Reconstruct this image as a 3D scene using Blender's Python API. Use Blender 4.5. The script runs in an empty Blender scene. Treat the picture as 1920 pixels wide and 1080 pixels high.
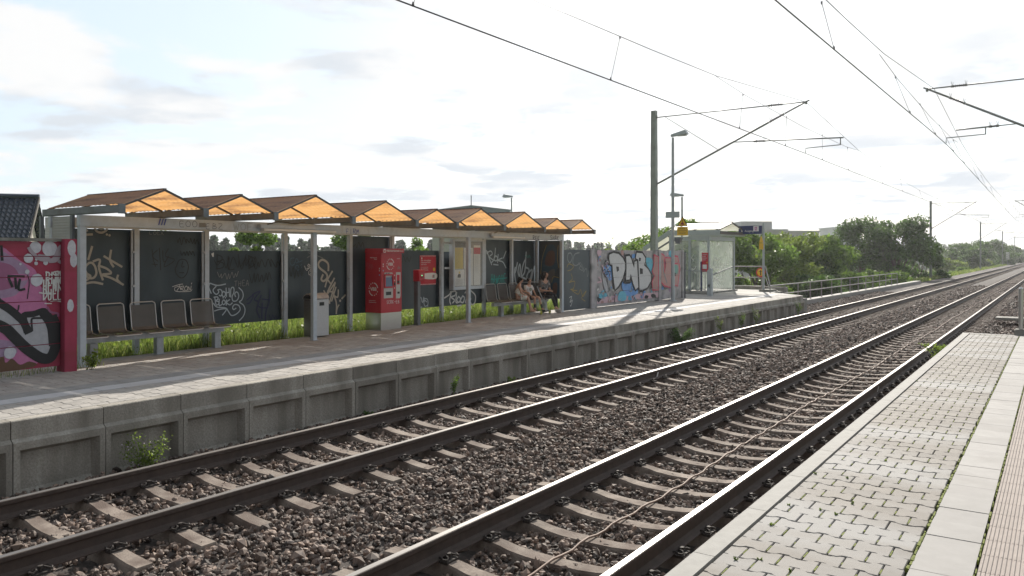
import bpy, bmesh, math, random
import numpy as np
from mathutils import Vector, Matrix
R = math.radians
# ---------------------------------------------------------------- camera, sky, sun
sc = bpy.context.scene
col = sc.collection
F = 1495.0; TH = math.atan(1025.0 / F); CT, ST = math.cos(TH), math.sin(TH); CAMZ = 2.30; HOR = 478.0
cd = bpy.data.cameras.new('camera'); cam = bpy.data.objects.new('camera', cd); col.objects.link(cam)
cam.location = (0, 0, CAMZ); cam.rotation_euler = (R(90), 0, TH)
cd.sensor_width = 36; cd.lens = F / 1920 * 36; cd.shift_y = -(540 - HOR) / 1920; cd.clip_start = 0.05; cd.clip_end = 5000
sc.camera = cam
sc.view_settings.view_transform = 'Standard'; sc.view_settings.look = 'None'; sc.view_settings.gamma = 1
sc.view_settings.exposure = 0.78
SAZ, SEL = R(20), R(30)      # sun: 20 degrees left of the track direction
sdir = Vector((-math.sin(SAZ) * math.cos(SEL), math.cos(SAZ) * math.cos(SEL), math.sin(SEL)))
sl = bpy.data.lights.new('sun', 'SUN'); sl.energy = 4.3; sl.angle = R(0.6); sl.color = (1, .93, .83)
so = bpy.data.objects.new('sun', sl); col.objects.link(so)
so.rotation_euler = (-sdir).to_track_quat('-Z', 'Y').to_euler()
w = bpy.data.worlds.new('World'); sc.world = w; w.use_nodes = True
def build_world():
    nt = w.node_tree; N = nt.nodes; L = nt.links; N.clear()
    def nd(t, **k):
        n = N.new(t)
        for a, b in k.items(): setattr(n, a, b)
        return n
    def mt(op, a, b=None, c=None, clamp=False):
        n = nd('ShaderNodeMath', operation=op); n.use_clamp = clamp
        for i, v in enumerate((a, b, c)):
            if v is None: continue
            if isinstance(v, (int, float)): n.inputs[i].default_value = v
            else: L.new(v, n.inputs[i])
        return n.outputs[0]
    def ramp(v, a, b, out0=0., out1=1.):
        n = nd('ShaderNodeMapRange'); n.interpolation_type = 'SMOOTHSTEP'
        L.new(v, n.inputs[0])
        for i, x in enumerate((a, b, out0, out1)): n.inputs[i + 1].default_value = x
        return n.outputs[0]
    def mix(f, a, b):
        n = nd('ShaderNodeMix', data_type='RGBA')
        for s, v in ((0, f), (6, a), (7, b)):
            if isinstance(v, (int, float)): n.inputs[s].default_value = v
            elif isinstance(v, tuple): n.inputs[s].default_value = v
            else: L.new(v, n.inputs[s])
        return n.outputs[2]
    sky = nd('ShaderNodeTexSky', sky_type='NISHITA'); sky.sun_disc = False
    sky.sun_elevation = SEL; sky.sun_rotation = -SAZ; sky.air_density = 1.0; sky.dust_density = 1.5
    tc = nd('ShaderNodeTexCoord'); sep = nd('ShaderNodeSeparateXYZ'); L.new(tc.outputs['Generated'], sep.inputs[0])
    x, y, z = sep.outputs
    zz = mt('ADD', mt('MAXIMUM', z, 0.0), 0.10)
    com = nd('ShaderNodeCombineXYZ'); L.new(mt('DIVIDE', x, zz), com.inputs[0]); L.new(mt('DIVIDE', y, zz), com.inputs[1])
    com.inputs[2].default_value = 3.7
    n1 = nd('ShaderNodeTexNoise'); n1.inputs['Scale'].default_value = 1.7; n1.inputs['Detail'].default_value = 9; n1.inputs['Roughness'].default_value = .55
    n1.inputs['Distortion'].default_value = .3
    L.new(com.outputs[0], n1.inputs['Vector'])
    mp = nd('ShaderNodeMapping'); mp.inputs['Location'].default_value = (5.3, 1.1, 8); mp.inputs['Scale'].default_value = (1, 1, 1); L.new(com.outputs[0], mp.inputs[0])
    n2 = nd('ShaderNodeTexNoise'); n2.inputs['Scale'].default_value = 1.5; n2.inputs['Detail'].default_value = 7; n2.inputs['Roughness'].default_value = .5
    L.new(mp.outputs[0], n2.inputs['Vector'])
    cover = ramp(n1.outputs[0], .43, .56)            # 1 = cloud
    shade = ramp(n2.outputs[0], .47, .63)           # grey undersides
    dot = nd('ShaderNodeVectorMath', operation='DOT_PRODUCT'); L.new(tc.outputs['Generated'], dot.inputs[0]); dot.inputs[1].default_value = sdir
    near = ramp(dot.outputs['Value'], .88, .99)     # bright sky round the sun
    side = ramp(dot.outputs['Value'], -.5, .72, .36, 1.0)
    cloud = mix(shade, (5.7, 5.72, 5.72, 1), (4.35, 4.65, 5.0, 1))
    blue = mix(.8, sky.outputs[0], (4.6, 5.3, 5.95, 1))
    c = mix(cover, blue, cloud)
    c = mix(mt('MULTIPLY', near, .6), c, (7.0, 7.0, 6.95, 1))
    vm = nd('ShaderNodeVectorMath', operation='SCALE'); L.new(c, vm.inputs[0]); L.new(side, vm.inputs[3])
    bg = nd('ShaderNodeBackground'); L.new(vm.outputs[0], bg.inputs[0]); bg.inputs[1].default_value = .10
    out = nd('ShaderNodeOutputWorld'); L.new(bg.outputs[0], out.inputs[0])
build_world()
# ---------------------------------------------------------------- helpers
rnd = random.Random(7); nr = np.random.default_rng(7)
def ray(u, v):
    a = (u - 960) / F; b = (HOR - v) / F
    return (-ST + CT * a, CT + ST * a, b)
def onX(u, v, X):                     # point of the wall plane x = X seen at a pixel of the photograph
    d = ray(u, v); s = X / d[0]
    return (X, d[1] * s, CAMZ + d[2] * s)
def onY(u, v, Y):
    d = ray(u, v); s = Y / d[1]
    return (d[0] * s, Y, CAMZ + d[2] * s)
ORG = {}
class MB:
    def __init__(s): s.v = []; s.f = []; s.m = []
    def face(s, pts, mi=0):
        n = len(s.v); s.v += [tuple(p) for p in pts]; s.f.append(tuple(range(n, n + len(pts)))); s.m.append(mi)
    def box(s, x0, x1, y0, y1, z0, z1, mi=0, bev=0):
        n = len(s.v)
        s.v += [(x, y, z) for z in (z0, z1) for y in (y0, y1) for x in (x0, x1)]
        for f in ((0, 2, 3, 1), (4, 5, 7, 6), (0, 1, 5, 4), (2, 6, 7, 3), (0, 4, 6, 2), (1, 3, 7, 5)):
            s.f.append(tuple(n + i for i in f)); s.m.append(mi)
        return s
    def hexa(s, b, t, mi=0):          # bottom four, top four points
        n = len(s.v); s.v += [tuple(p) for p in b] + [tuple(p) for p in t]
        for f in ((3, 2, 1, 0), (4, 5, 6, 7), (0, 1, 5, 4), (1, 2, 6, 5), (2, 3, 7, 6), (3, 0, 4, 7)):
            s.f.append(tuple(n + i for i in f)); s.m.append(mi)
        return s
    def tube(s, pts, r, n=8, mi=0, cap=True):
        pts = [Vector(p) for p in pts]; k = len(pts); rs = r if isinstance(r, (list, tuple)) else [r] * k
        base = len(s.v); up = None
        for i, p in enumerate(pts):
            d = (pts[min(i + 1, k - 1)] - pts[max(i - 1, 0)]).normalized()
            if up is None: up = Vector((0, 0, 1)) if abs(d.z) < .9 else Vector((1, 0, 0))
            a = d.cross(up)
            if a.length < 1e-4: a = d.cross(Vector((1, 0, 0)))
            a.normalize(); b = a.cross(d).normalized(); up = b
            for j in range(n):
                t = 2 * math.pi * j / n
                s.v.append(tuple(p + (a * math.cos(t) + b * math.sin(t)) * rs[i]))
        for i in range(k - 1):
            for j in range(n):
                q = base + i * n
                s.f.append((q + j, q + (j + 1) % n, q + n + (j + 1) % n, q + n + j)); s.m.append(mi)
        if cap:
            s.f.append(tuple(base + j for j in range(n))[::-1]); s.m.append(mi)
            q = base + (k - 1) * n; s.f.append(tuple(q + j for j in range(n))); s.m.append(mi)
        return s
    def bar(s, p, q, w, h, mi=0):      # rectangular bar between two points
        p = Vector(p); q = Vector(q); d = (q - p).normalized()
        up = Vector((0, 0, 1)) if abs(d.z) < .95 else Vector((0, 1, 0))
        a = d.cross(up).normalized() * w / 2; b = a.cross(d).normalized() * h / 2
        return s.hexa([p - a - b, p + a - b, p + a + b, p - a + b], [q - a - b, q + a - b, q + a + b, q - a + b], mi)
    def prism(s, prof, y0, y1, mi=0, axis='y', mis=None):   # profile of (x,z) pulled along y, or (y,z) along x
        n = len(prof); b = len(s.v)
        for t in (y0, y1):
            for p in prof: s.v.append((p[0], t, p[1]) if axis == 'y' else (t, p[0], p[1]))
        for i in range(n):
            s.f.append((b + i, b + (i + 1) % n, b + n + (i + 1) % n, b + n + i)); s.m.append(mis[i] if mis else mi)
        s.f.append(tuple(range(b + n - 1, b - 1, -1))); s.m.append(mi); s.f.append(tuple(range(b + n, b + 2 * n))); s.m.append(mi)
        return s
    def lathe(s, c, prof, n=12, axis=(0, 0, 1), mi=0):
        ax = Vector(axis).normalized(); a = ax.orthogonal().normalized(); b = ax.cross(a); c = Vector(c); base = len(s.v)
        for r, h in prof:
            for j in range(n):
                t = 2 * math.pi * j / n; s.v.append(tuple(c + ax * h + (a * math.cos(t) + b * math.sin(t)) * r))
        for i in range(len(prof) - 1):
            for j in range(n):
                q = base + i * n; s.f.append((q + j, q + (j + 1) % n, q + n + (j + 1) % n, q + n + j)); s.m.append(mi)
        s.f.append(tuple(base + j for j in range(n))[::-1]); s.m.append(mi)
        q = base + (len(prof) - 1) * n; s.f.append(tuple(q + j for j in range(n))); s.m.append(mi)
        return s
    def build(s, name, mats, parent=None, smooth=False, bevel=0, org=None):
        o3 = Vector(org) if org is not None else (ORG.get(parent.name, Vector()) if parent else Vector())
        me = bpy.data.meshes.new(name); me.from_pydata([tuple(Vector(v) - o3) for v in s.v], [], s.f)
        mats = mats if isinstance(mats, (list, tuple)) else [mats]
        for m in mats: me.materials.append(m)
        if len(mats) > 1: me.polygons.foreach_set('material_index', s.m)
        bm = bmesh.new(); bm.from_mesh(me); bmesh.ops.remove_doubles(bm, verts=bm.verts, dist=1e-6) if bevel else None
        bmesh.ops.recalc_face_normals(bm, faces=bm.faces)
        if bevel:
            bmesh.ops.bevel(bm, geom=[e for e in bm.edges if len(e.link_faces) == 2 and e.calc_face_angle(0) > .6], offset=bevel, segments=2, affect='EDGES', clamp_overlap=True)
        bm.to_mesh(me); bm.free()
        if smooth: me.polygons.foreach_set('use_smooth', [True] * len(me.polygons))
        me.update()
        o = bpy.data.objects.new(name, me); col.objects.link(o); o.location = (0, 0, 0)
        if parent: o.parent = parent; ORG[o.name] = o3
        elif org is not None: o.location = o3; ORG[o.name] = o3
        return o
def np_mesh(name, V, Fc, mats, parent=None, org=None, smooth=False, mi=None):
    V = np.asarray(V, dtype=np.float32); Fc = np.asarray(Fc, dtype=np.int32); k = Fc.shape[1]
    o3 = Vector(org) if org is not None else (ORG.get(parent.name, Vector()) if parent else Vector())
    V = V - np.array(o3, dtype=np.float32)
    me = bpy.data.meshes.new(name); me.vertices.add(len(V)); me.vertices.foreach_set('co', V.ravel())
    me.loops.add(Fc.size); me.loops.foreach_set('vertex_index', Fc.ravel())
    me.polygons.add(len(Fc)); me.polygons.foreach_set('loop_start', np.arange(0, Fc.size, k, dtype=np.int32))
    for m in (mats if isinstance(mats, (list, tuple)) else [mats]): me.materials.append(m)
    if mi is not None: me.polygons.foreach_set('material_index', np.asarray(mi, dtype=np.int32))
    me.polygons.foreach_set('use_smooth', np.full(len(Fc), smooth))
    me.update(calc_edges=True)
    o = bpy.data.objects.new(name, me); col.objects.link(o)
    if parent: o.parent = parent; ORG[o.name] = o3
    elif org is not None: o.location = o3; ORG[o.name] = o3
    return o
def tag(o, label, cat, group=None, kind=None):
    if label: o['label'] = label
    if cat: o['category'] = cat
    if group: o['group'] = group
    if kind: o['kind'] = kind
    return o
def struct(o): o['kind'] = 'structure'; return o
def thing(name, label, cat, loc, group=None):
    o = bpy.data.objects.new(name, None); col.objects.link(o); o.location = loc; o.empty_display_size = .2
    ORG[o.name] = Vector(loc); tag(o, label, cat, group); return o
def copy_tree(o, parent=None):
    c = o.copy(); col.objects.link(c)
    if parent: c.parent = parent
    for ch in list(o.children): copy_tree(ch, c)
    return c
# ---------------------------------------------------------------- materials
def M(name, c, rough=.7, metal=0., var=.25, scale=8., bump=.0, bscale=60., c2=None, trans=0., spec=.5, island=0., stretch=(1, 1, 1), grime_or_light=None, emit=None, alpha=None, objvar=0., grot=0.):
    m = bpy.data.materials.new(name); m.use_nodes = True; nt = m.node_tree; N = nt.nodes; L = nt.links
    b = N['Principled BSDF']; b.inputs['Roughness'].default_value = rough; b.inputs['Metallic'].default_value = metal
    b.inputs['Specular IOR Level'].default_value = spec
    tc = N.new('ShaderNodeTexCoord'); mp = N.new('ShaderNodeMapping'); L.new(tc.outputs['Object'], mp.inputs[0]); mp.inputs['Scale'].default_value = stretch
    c = tuple(c); c2 = tuple(c2) if c2 else tuple(x * (1 - var) for x in c)
    n = N.new('ShaderNodeTexNoise'); n.inputs['Scale'].default_value = scale; n.inputs['Detail'].default_value = 6; n.inputs['Roughness'].default_value = .65
    L.new(mp.outputs[0], n.inputs['Vector'])
    mr = N.new('ShaderNodeMapRange'); L.new(n.outputs[0], mr.inputs[0]); mr.inputs[1].default_value = .3; mr.inputs[2].default_value = .7
    mx = N.new('ShaderNodeMix'); mx.data_type = 'RGBA'; L.new(mr.outputs[0], mx.inputs[0])
    mx.inputs[6].default_value = (*c, 1); mx.inputs[7].default_value = (*c2, 1); outc = mx.outputs[2]
    if island:
        g = N.new('ShaderNodeNewGeometry'); hs = N.new('ShaderNodeMapRange'); L.new(g.outputs['Random Per Island'], hs.inputs[0])
        hs.inputs[3].default_value = 1 - island; hs.inputs[4].default_value = 1 + island
        vm = N.new('ShaderNodeVectorMath'); vm.operation = 'SCALE'; L.new(outc, vm.inputs[0]); L.new(hs.outputs[0], vm.inputs[3]); outc = vm.outputs[0]
    if objvar:
        oi_ = N.new('ShaderNodeObjectInfo'); hs = N.new('ShaderNodeMapRange'); L.new(oi_.outputs['Random'], hs.inputs[0]); hs.inputs[3].default_value = 1 - objvar; hs.inputs[4].default_value = 1 + objvar
        vm = N.new('ShaderNodeVectorMath'); vm.operation = 'SCALE'; L.new(outc, vm.inputs[0]); L.new(hs.outputs[0], vm.inputs[3]); outc = vm.outputs[0]
    if grime_or_light:                                   # (colour, scale, low, high, stretch)
        gm = N.new('ShaderNodeMapping'); L.new(tc.outputs['Object'], gm.inputs[0]); gm.inputs['Scale'].default_value = grime_or_light[4] if len(grime_or_light) > 4 else (1, 1, 1); gm.inputs['Rotation'].default_value = (0, 0, grot)
        if objvar:
            oj = N.new('ShaderNodeObjectInfo'); os_ = N.new('ShaderNodeVectorMath'); os_.operation = 'SCALE'; os_.inputs[3].default_value = 1.37; L.new(oj.outputs['Location'], os_.inputs[0]); L.new(os_.outputs[0], gm.inputs['Location'])
        gn = N.new('ShaderNodeTexNoise'); gn.inputs['Scale'].default_value = grime_or_light[1]; gn.inputs['Detail'].default_value = 8; L.new(gm.outputs[0], gn.inputs['Vector'])
        gr = N.new('ShaderNodeMapRange'); L.new(gn.outputs[0], gr.inputs[0]); gr.inputs[1].default_value = grime_or_light[2]; gr.inputs[2].default_value = grime_or_light[3]
        gx = N.new('ShaderNodeMix'); gx.data_type = 'RGBA'; L.new(gr.outputs[0], gx.inputs[0]); L.new(outc, gx.inputs[6]); gx.inputs[7].default_value = (*grime_or_light[0], 1); outc = gx.outputs[2]
    L.new(outc, b.inputs['Base Color'])
    if bump:
        bn = N.new('ShaderNodeTexNoise'); bn.inputs['Scale'].default_value = bscale; bn.inputs['Detail'].default_value = 5; L.new(mp.outputs[0], bn.inputs['Vector'])
        bp = N.new('ShaderNodeBump'); bp.inputs['Strength'].default_value = bump; bp.inputs['Distance'].default_value = .01
        L.new(bn.outputs[0], bp.inputs['Height']); L.new(bp.outputs[0], b.inputs['Normal'])
    if emit:
        b.inputs['Emission Color'].default_value = (*emit, 1); b.inputs['Emission Strength'].default_value = 1
    if alpha is not None: b.inputs['Alpha'].default_value = alpha
    if trans:
        t = N.new('ShaderNodeBsdfTranslucent'); L.new(outc, t.inputs[0]); ms = N.new('ShaderNodeMixShader'); ms.inputs[0].default_value = trans
        L.new(b.outputs[0], ms.inputs[1]); L.new(t.outputs[0], ms.inputs[2]); L.new(ms.outputs[0], N['Material Output'].inputs[0])
    return m
steel = M('galvanised_steel', (.42, .45, .48), .45, .35, .25, 14, .05, grime_or_light=((.2, .19, .18), 3, .55, .8))
steel_l = M('pale_steel', (.50, .56, .62), .5, .2, .15, 10, grime_or_light=((.36, .37, .38), 4, .55, .85))
steel_d = M('dull_steel', (.20, .21, .23), .5, .3, .25, 12)
wire = M('dark_wire', (.06, .055, .06), .4, .6)
stain = M('stainless', (.55, .55, .54), .28, .9, .1, 5, .02, stretch=(1, 1, 20))
black = M('black', (.012, .012, .013), .5)
conc = M('concrete', (.30, .29, .265), .9, 0, .35, 6, .35, 90, grime_or_light=((.10, .10, .08), 2.2, .5, .78, (1, 1, .35)))
conc_l = M('pale_concrete', (.32, .31, .29), .85, 0, .22, 9, .3, 140, grime_or_light=((.27, .26, .24), 2.5, .5, .8))
sleeper_m = M('sleeper_concrete', (.25, .205, .17), .9, 0, .35, 30, .6, 80, grime_or_light=((.10, .07, .055), 4, .40, .66), objvar=.16)
rust = M('rusty_rail', (.075, .052, .042), .75, .1, .35, 10, .15, 120)
railtop = M('polished_rail', (.26, .25, .24), .48, 1., .12, 30, 0, stretch=(30, .3, 1))
clipm = M('rail_clip_steel', (.045, .035, .03), .8, 0, .3, 40)
panel = M('panel_dark', (.025, .043, .058), .42, 0, .25, 2.5, .0, grime_or_light=((.055, .08, .095), 1.8, .45, .8, (1, 1, .4)))
# ---------------------------------------------------------------- the ground, ballast, platforms
T1, T2 = -7.41, -3.44; LE, RE = -9.08, -1.785; PZ = .55; PEND = 36.3; REND = 20.45
grassm = M('field_grass', (.14, .19, .05), .95, 0, .4, .25, .3, 6, c2=(.20, .19, .07), grime_or_light=((.10, .16, .04), .03, .4, .7))
soil = M('verge_soil', (.10, .09, .05), .95, 0, .4, 3, .4, 20)
def sstep(a, b, x): t = min(max((x - a) / (b - a), 0), 1); return t * t * (3 - 2 * t)
def ground_h(x, y):
    k = sstep(34, 40, y)                       # platform part -> open line part
    left_a = .50 * sstep(-13.1, -13.3, x) - .50 * sstep(-13.0, -12.9, x) if x > -13.2 else .50
    a = .46 if x < -13.2 else -.55
    a -= 3.9 * sstep(-17.5, -27, x)
    b = -.55 - 3.9 * sstep(-12.0, -18.5, x)
    if y > 40: b += .12 * sstep(-10.4, -10.8, x) * sstep(-12.6, -11.9, x)
    z = a * (1 - k) + b * k
    if x > 2.5: z = -.55 + .0 * x
    return z
def build_ground():
    xs = [-900, -500, -300, -200, -140, -100, -70, -50, -40] + [-34 + i * 1.5 for i in range(9)] + [-20 + i * .8 for i in range(8)] + [-13.7, -13.32, -13.2, -12.9, -12, -11.3, -10.8, -10.5, -8, -4, 0, 3, 10, 40, 150, 500]
    ys = [-80, -30, -10, 0, 5, 10, 15, 20, 25, 30, 33, 34.5, 36, 37.5, 39, 41, 45, 50, 60, 70, 80, 100, 130, 160, 200, 260, 340, 450, 600, 900, 1400, 2500]
    V = [(x, y, ground_h(x, y)) for y in ys for x in xs]; n = len(xs)
    Fc = [(j * n + i, j * n + i + 1, (j + 1) * n + i + 1, (j + 1) * n + i) for j in range(len(ys) - 1) for i in range(n - 1)]
    struct(np_mesh('ground', V, Fc, grassm))
build_ground()
bedm = M('ballast_bed', (.085, .068, .06), .95, 0, .5, 22, 1.0, 30, c2=(.02, .017, .015))
def bed_h(x, y):
    h = -.268
    if -6.0 < x < -4.85: h = -.232
    if y > REND + 1 and x > -1.9: h = -.26 - .3 * sstep(-.9, .6, x)
    if y > PEND and x < -9.3: h = -.27
    return h
mb = MB()
for (x0, x1, y0, y1) in ((-9.06, RE + .0, -20, REND), (-9.06, .6, REND, PEND + .2), (-10.75, .8, PEND + .2, 330)):
    xs = [x0, -6.3, -5.9, -4.95, -4.55, -2.0] + ([x1] if x1 > -1.9 else [x1])
    pr = [(x, bed_h(x, y1 - .1) - .02) for x in xs]
    mb.prism(pr + [(x1, -.6), (x0, -.6)], y0, y1)
struct(mb.build('ballast_bed', bedm))
stone_m = M('ballast_stone', (.195, .135, .10), .75, 0, .4, 9, .2, 200, c2=(.065, .052, .048), island=.8)
def ico():
    p = (1 + 5 ** .5) / 2
    v = np.array([(-1, p, 0), (1, p, 0), (-1, -p, 0), (1, -p, 0), (0, -1, p), (0, 1, p), (0, -1, -p), (0, 1, -p), (p, 0, -1), (p, 0, 1), (-p, 0, -1), (-p, 0, 1)], float) / 1.9
    f = np.array([(0, 11, 5), (0, 5, 1), (0, 1, 7), (0, 7, 10), (0, 10, 11), (1, 5, 9), (5, 11, 4), (11, 10, 2), (10, 7, 6), (7, 1, 8), (3, 9, 4), (3, 4, 2), (3, 2, 6), (3, 6, 8), (3, 8, 9), (4, 9, 5), (2, 4, 11), (6, 2, 10), (8, 6, 7), (9, 8, 1)])
    return v, f
def visible(P, m=1.5):
    d = -P[:, 0] * ST + P[:, 1] * CT; r = P[:, 0] * CT + P[:, 1] * ST
    u = 960 + F * r / np.maximum(d, .1); vv = HOR + F * (CAMZ - P[:, 2]) / np.maximum(d, .1)
    return (d > 3) & (u > -500 * m) & (u < 1920 + 400) & (vv < 1080 + 420)
def stones():
    pts = []
    def zone(x0, x1, y0, y1, dens, r0, r1):
        n = int((x1 - x0) * (y1 - y0) * dens)
        P = np.column_stack([nr.uniform(x0, x1, n), nr.uniform(y0, y1, n), np.zeros(n), nr.uniform(r0, r1, n) * np.exp(nr.normal(size=n) * .25)])
        pts.append(P)
    zone(-9.03, RE, 1, 12, 680, .017, .036); zone(-9.03, RE, 12, 20.4, 470, .02, .039); zone(-9.03, RE, 20.4, 30, 300, .025, .046)
    zone(RE, .5, 20.6, 30, 500, .024, .04); zone(-9.03, RE, 30, 44, 210, .03, .048); zone(RE, .5, 30, 44, 220, .03, .048)
    zone(-10.6, -9.03, PEND + .3, 60, 220, .03, .05); zone(-9.0, .2, 44, 75, 90, .04, .065)
    P = np.vstack(pts)
    P[:, 2] = np.array([bed_h(x, y) for x, y in P[:, :2]]) + nr.uniform(-.035, .022, len(P))
    near_rail = np.minimum.reduce([np.abs(P[:, 0] - (t + s * .7535)) for t in (T1, T2) for s in (-1, 1)])
    P = P[(near_rail > .09)]
    # a little heap against the platform wall and over the sleeper ends
    P[:, 2] += .05 * (P[:, 0] < -8.85) * (P[:, 1] < PEND)
    P = P[visible(P)]
    n = len(P); v, f = ico(); K = 24
    tmpl = []
    for k in range(K):
        q = v * nr.uniform(.62, 1.22, (12, 1)) * nr.uniform(.5, 1.35, (1, 3)); q[:, 2] *= .8; tmpl.append(q)
    tmpl = np.array(tmpl)[nr.integers(0, K, n)]                      # n,12,3
    ang = nr.uniform(0, 6.283, n); c, s = np.cos(ang), np.sin(ang); tl = nr.normal(size=n) * .7; ct, st = np.cos(tl), np.sin(tl)
    x, y, z = tmpl[..., 0], tmpl[..., 1], tmpl[..., 2]
    y, z = y * ct[:, None] - z * st[:, None], y * st[:, None] + z * ct[:, None]
    x, y = x * c[:, None] - y * s[:, None], x * s[:, None] + y * c[:, None]
    V = np.stack([x, y, z], -1) * P[:, 3][:, None, None] + P[:, None, :3]
    Fc = f[None] + (np.arange(n) * 12)[:, None, None]
    o = np_mesh('ballast_stones', V.reshape(-1, 3), Fc.reshape(-1, 3), stone_m)
    tag(o, 'dark brown crushed stone ballast spread between and beside the rails', 'ballast', kind='stuff')
    print('stones', n)
stones()
# rails
def rail(cx, label):
    h = [(.075, -.172), (.075, -.162), (.03, -.15), (.011, -.13), (.009, -.06), (.014, -.048), (.036, -.038), (.036, -.012), (.033, -.004), (.026, 0)]
    prof = [(cx + x, z) for x, z in h] + [(cx - x, z) for x, z in reversed(h)]
    n = len(h); mis = [0] * (2 * n)
    mis[9] = 1
    m = MB(); m.prism(prof, -12, 420, mis=mis)
    o = m.build('rail', [rust, railtop], org=(cx, 0, 0)); tag(o, label, 'rail')
rail(T1 - .7535, 'rusty steel rail nearest the far platform wall, left rail of the far track')
rail(T1 + .7535, 'rusty right rail of the far track, black cable along its foot')
rail(T2 - .7535, 'shiny steel rail on the left of the near track, beside the ballast strip between tracks')
rail(T2 + .7535, 'shiny steel rail closest to the paved near platform edge')
# sleepers
def sleeper_mesh():
    xs = [(0, -.232, .095, .12), (.25, -.228, .095, .125), (.42, -.214, .09, .135), (.52, -.195, .085, .14), (.60, -.184, .08, .145), (.66, -.184, .08, .145), (.665, -.19, .08, .145), (.84, -.19, .08, .145), (.845, -.184, .08, .145), (.92, -.186, .08, .145), (1.02, -.200, .085, .15), (1.15, -.214, .09, .15), (1.295, -.220, .09, .15), (1.30, -.235, .09, .15)]
    st = [(-x, z, a, b) for x, z, a, b in reversed(xs[1:])] + xs
    V = []; Fc = []
    for x, z, a, b in st:
        a *= .78
        V += [(x, -b, -.42), (x, -a - .012, z - .02), (x, -a, z), (x, a, z), (x, a + .012, z - .02), (x, b, -.42)]
    for i in range(len(st) - 1):
        for j in range(5): Fc.append((i * 6 + j, i * 6 + j + 1, i * 6 + j + 7, i * 6 + j + 6))
    m = MB(); m.v = V; m.f = Fc + [tuple(range(6))[::-1], tuple(range(len(V) - 6, len(V)))]; m.m = [0] * len(m.f)
    return m
def clip_mesh(s):                              # spring clip on one side of a rail, s = +-1
    m = MB()
    m.box(*sorted((s * .078, s * .15)), -.075, .075, -.19, -.168)
    for e in (-1, 1):
        m.tube([(s * .07, e * .02, -.158), (s * .105, e * .028, -.135), (s * .14, e * .045, -.14), (s * .15, e * .07, -.152), (s * .12, e * .085, -.15), (s * .085, e * .07, -.142), (s * .06, e * .06, -.15)], .009, 6)
    m.tube([(s * .11, 0, -.17), (s * .11, 0, -.12)], .013, 6); m.lathe((s * .11, 0, -.137), [(.022, 0), (.022, .018)], 6)
    return m
def sleepers():
    rows = [(T1, 'grey brown concrete sleeper of the far track, one of the row beside the platform wall', 'sleepers of the far track'),
            (T2, 'pale concrete sleeper of the near track, one of the row beside the paved platform', 'sleepers of the near track')]
    proto = sleeper_mesh().build('sleeper', sleeper_m, org=(0, 0, 0)); clips = []
    for rx in (-.7535, .7535):
        for s in (-1, 1):
            m = clip_mesh(s); m.v = [(x + rx, y, z) for x, y, z in m.v]
            clips.append(m.build('rail_clip', clipm, proto))
    plain = proto.copy(); col.objects.link(plain)
    first = True; rest = MB()
    sm = sleeper_mesh()
    for cx, lab, grp in rows:
        for k in range(170):
            y = 1.25 + .6 * k + (.2 if cx == T2 else 0)
            if cx == T1 and y < 2.2 + 0: continue
            if y < 82:
                if y < 34: o = proto if first else copy_tree(proto); first = False
                else:
                    o = plain.copy(); col.objects.link(o)
                o.location = (cx, y, 0); tag(o, lab, 'sleeper', grp)
                o.rotation_euler.z = rnd.uniform(-.006, .006)
    # the far rest of both rows, past the counted ones
    for cx, lab, grp in rows:
        y = 83.2
        while y < 260:
            rest.box(cx - 1.3, cx + 1.3, y - .1, y + .1, -.4, -.205); y += .6
    bpy.data.objects.remove(plain)
    tag(rest.build('distant_sleepers', sleeper_m), 'far rows of concrete sleepers merging in the distance', 'sleepers', kind='stuff')
sleepers()
# cables lying in the tracks
def cable(name, x, amp, r, label, mat, y0, y1, z, seed):
    g = random.Random(seed); pts = []; y = y0; ph = g.uniform(0, 6)
    while y < y1:
        pts.append((x + amp * math.sin(y * .55 + ph) + amp * .5 * math.sin(y * 1.7) + g.uniform(-.006, .006), y, z + .012 * math.sin(y * 2 * math.pi / .6))); y += .15 if y < 30 else .6
    m = MB(); m.tube(pts, r, 6); tag(m.build(name, mat, smooth=True, org=(x, y0, z)), label, 'cable')
cable('track_cable', T1 + .53, .035, .012, 'black cable lying along the far track beside its near rail', black, 2, 75, -.185, 3)
cable('track_cable', T1 + .49, .045, .008, 'thinner grey cable wandering beside the black one in the far track', steel_d, 2, 75, -.19, 9)
cable('track_cable', T2, .03, .011, 'rusty brown cable running down the middle of the near track', M('rusty_cable', (.25, .17, .13), .7), 2, 110, -.212, 5)
# small flangeway marks painted on rail webs
for (x, y, lab) in ((T1 + .7535, 14.8, 'small white tag on the web of the far track rail'), (T2 + .7535, 15.4, 'small white tag on the web of the rail beside the near platform')):
    m = MB(); m.hexa([(x + .012, y, -.14), (x + .02, y, -.14), (x + .02, y + .05, -.14), (x + .012, y + .05, -.14)], [(x + .036, y, -.05), (x + .042, y, -.05), (x + .042, y + .05, -.05), (x + .036, y + .05, -.05)])
    tag(m.build('rail_marker', M('white_mark', (.8, .8, .8)), org=(x, y, -.1)), lab, 'marker')
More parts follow.
